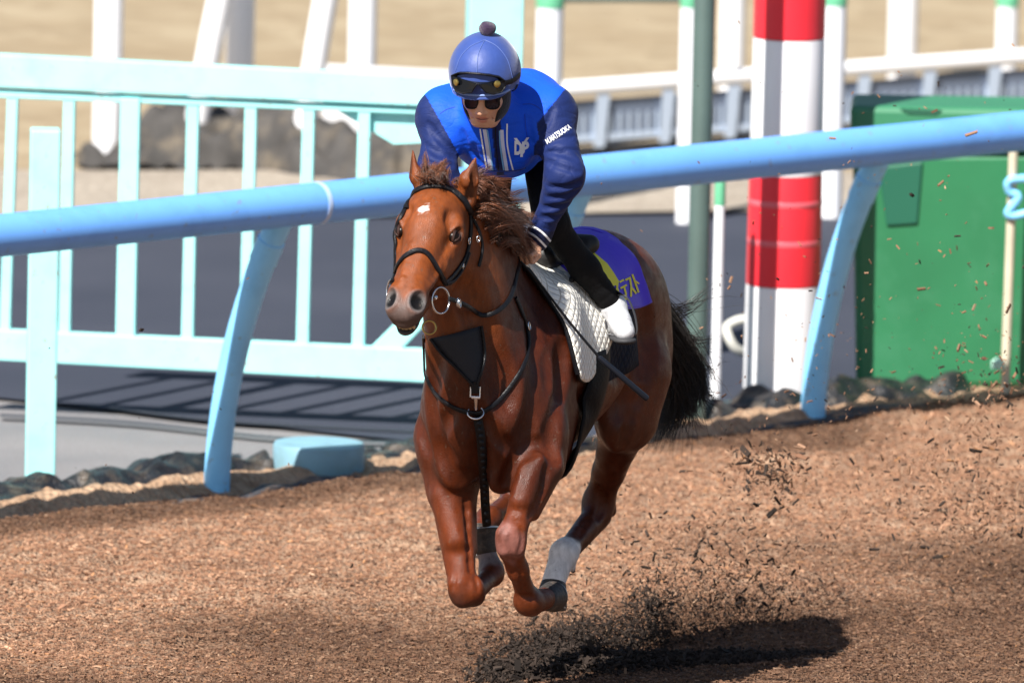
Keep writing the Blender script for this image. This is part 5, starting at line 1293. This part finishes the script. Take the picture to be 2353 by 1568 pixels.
# ================================================================== loose woodchips
def chips(name, C, L, Wd, T, ax, nr, cols, m, kind, label=None):
    """many small flat chips as one mesh: centres, lengths, widths, thickness, long axes, flat normals"""
    n = len(C); ax = ax/np.linalg.norm(ax, axis=1)[:, None]; nr = nr-ax*(nr*ax).sum(1)[:, None]; nr /= np.linalg.norm(nr, axis=1)[:, None]; sd = np.cross(ax, nr)
    V = np.zeros((n, 8, 3)); k = 0
    for z in (-.5, .5):
        for a, b in ((-.5, -.4), (.5, -.22), (.42, .4), (-.5, .3)):
            V[:, k] = C+ax*(a*L)[:, None]+sd*(b*Wd)[:, None]+nr*(z*T)[:, None]; k += 1
    f = np.array([(0,3,2,1),(4,5,6,7),(0,1,5,4),(1,2,6,5),(2,3,7,6),(3,0,4,7)])
    F = (np.arange(n)[:, None, None]*8+f[None]).reshape(-1, 4)
    o = np_mesh(name, V.reshape(-1, 3), F, m, None, np.repeat(cols, 8, 0), smooth=False)[0]; tag(o, label, None, None, kind); return o
m_chip = mat("loose_chip", (.3, .2, .1), rough=.85, attr="col", spec=.2)
def unit(n): v = rng.normal(size=(n, 3)); return v/np.linalg.norm(v, axis=1)[:, None]
def chip_cols(n, lo=.6, hi=1.25, wet=0.0):
    pal = np.array([[.215, .128, .082], [.27, .172, .115], [.17, .096, .062], [.35, .245, .170], [.105, .060, .040], [.30, .165, .085]]); c = np.array([1.08, .99, .93])*pal[rng.choice(6, n, p=[.34, .22, .26, .04, .12, .02])]*rng.uniform(lo, hi, n)[:, None]
    w = rng.random(n) < wet; c[w] = np.array([.016, .012, .010])*rng.uniform(.6, 2.2, w.sum())[:, None]; return c
# bed of chips lying on the track: fine near the camera, sparser behind
tr_o = bpy.data.objects["woodchip_track"]; tv = [v.co.copy() for v in tr_o.data.vertices]; TRB = BVHTree.FromPolygons(tv, [tuple(p.vertices) for p in tr_o.data.polygons])
N = 205000; xs = rng.uniform(-2.3, 2.6, N); ys = .4+(rng.random(N)**1.2)*9.6
en = Vector((-ed.y, ed.x, 0)); keep = ((xs-eA.x)*en.x+(ys-eA.y)*en.y) < .0
xs, ys = xs[keep], ys[keep]; zs_ = np.array([(TRB.ray_cast(Vector((x, y, 1)), Vector((0, 0, -1)))[0] or Vector((0, 0, .02))).z for x, y in zip(xs, ys)])
n = len(xs); L = rng.gamma(2.0, .0042, n)+.0035; a = unit(n); a[:, 2] *= .18; nn = np.tile([0, 0, 1.0], (n, 1))+rng.normal(size=(n, 3))*.28
chips("woodchip_litter", np.stack([xs, ys, zs_+.004+rng.random(n)*.006], 1), L, L*rng.uniform(.2, .5, n), rng.uniform(.002, .005, n), a, nn, chip_cols(n)*(.70+.85*dryness(xs, ys))[:, None], m_chip, "stuff")
# a low ragged heap where the hooves have torn the bed
def pix_cloud(n, cx, cy, sx, sy, Y0, Y1): return np.array([tuple(P(cx+rng.normal()*sx, cy+rng.normal()*sy, Y)) for Y in rng.uniform(Y0, Y1, n)])
parts = []
def fly(n, cx, cy, sx, sy, Y0, Y1, l0, wet): C = pix_cloud(n, cx, cy, sx, sy, Y0, Y1); parts.append((C, rng.gamma(1.7, l0/2.2, n)+.003, wet))
fly(7000, 1285, 1502, 78, 25, 1.7, 2.3, .012, .97); fly(5500, 1390, 1482, 78, 34, 1.9, 2.5, .011, .95); fly(2200, 1500, 1450, 34, 44, 2.0, 2.5, .009, .95); fly(300, 1492, 1375, 26, 26, 2.0, 2.5, .011, .9)
fly(1600, 1560, 1495, 70, 22, 2.1, 2.6, .012, .85); fly(4200, 1650, 1440, 95, 58, 2.2, 3.0, .007, .6); fly(900, 1780, 1460, 30, 40, 2.4, 3.0, .009, .7); fly(700, 1800, 1505, 34, 8, 2.3, 2.6, .010, .95)
fly(2500, 1215, 1532, 50, 11, 1.6, 1.9, .010, .97); fly(3500, 1300, 1525, 90, 16, 1.7, 2.1, .010, .97); fly(700, 1330, 1470, 60, 22, 1.9, 2.3, .011, .95)
fly(900, 1640, 1300, 110, 70, 2.2, 3.2, .012, .5); fly(260, 1790, 1090, 35, 40, 2.5, 3.2, .016, .5); fly(170, 1735, 1060, 40, 30, 2.5, 3.2, .016, .35); fly(600, 1950, 1200, 220, 130, 2.4, 3.6, .011, .35)
fly(1300, 2240, 1150, 110, 120, 2.6, 3.8, .012, .35); fly(260, 2260, 900, 60, 110, 2.6, 3.6, .014, .2); fly(240, 2050, 800, 220, 190, 2.4, 3.6, .012, .3); fly(50, 2150, 330, 160, 180, 2.4, 3.6, .014, .3); fly(60, 1640, 700, 180, 280, 2.4, 3.4, .011, .2)
fly(9000, 1600, 1440, 150, 70, 2.0, 3.0, .003, .3); fly(4000, 1350, 1490, 120, 40, 1.8, 2.4, .003, .7); fly(3000, 2050, 1250, 200, 140, 2.4, 3.6, .003, .2); fly(300, 1350, 1250, 110, 130, 1.6, 2.6, .010, .6); fly(14, 500, 850, 350, 250, 1.6, 2.6, .012, .8)
C = np.concatenate([p[0] for p in parts]); L = np.concatenate([p[1] for p in parts]); wet = np.concatenate([np.full(len(p[1]), p[2]) for p in parts])
ok = C[:, 2] > .012; C, L, wet = C[ok], L[ok], wet[ok]; n = len(C); c = chip_cols(n); w = rng.random(n) < wet; c[w] = np.array([.021, .015, .012])*rng.uniform(.5, 2.4, w.sum())[:, None]
chips("flying_woodchips", C, L, L*rng.uniform(.2, .55, n), L*rng.uniform(.08, .25, n)+.001, unit(n), unit(n), c, m_chip, "stuff", "dark and tan woodchips thrown up behind the horse's hooves")
# dark moist torn-up chips; their black also paints in the horse's ground shadow
n = 9000; t = rng.random(n); pa = np.array([tuple(G(x, y, .03)) for x, y in ((1120, 1556), (1250, 1538), (1400, 1522), (1560, 1518), (1700, 1508), (1870, 1506))])
cx = np.interp(t, np.linspace(0, 1, 6), pa[:, 0])+rng.normal(size=n)*.05; cy = np.interp(t, np.linspace(0, 1, 6), pa[:, 1])+rng.normal(size=n)*.16*(1.1-t)
cz = np.array([(TRB.ray_cast(Vector((x, y, 1)), Vector((0, 0, -1)))[0] or Vector((0, 0, .02))).z for x, y in zip(cx, cy)])+.006+rng.random(n)**2*.05*(1.1-t)
L = rng.gamma(2, .006, n)+.005; a = unit(n); a[:, 2] *= .5
chips("turned_woodchips", np.stack([cx, cy, cz], 1), L, L*rng.uniform(.25, .6, n), L*.2+.001, a, unit(n), np.array([.020, .014, .011])*rng.uniform(.5, 2.6, n)[:, None], m_chip, "stuff")
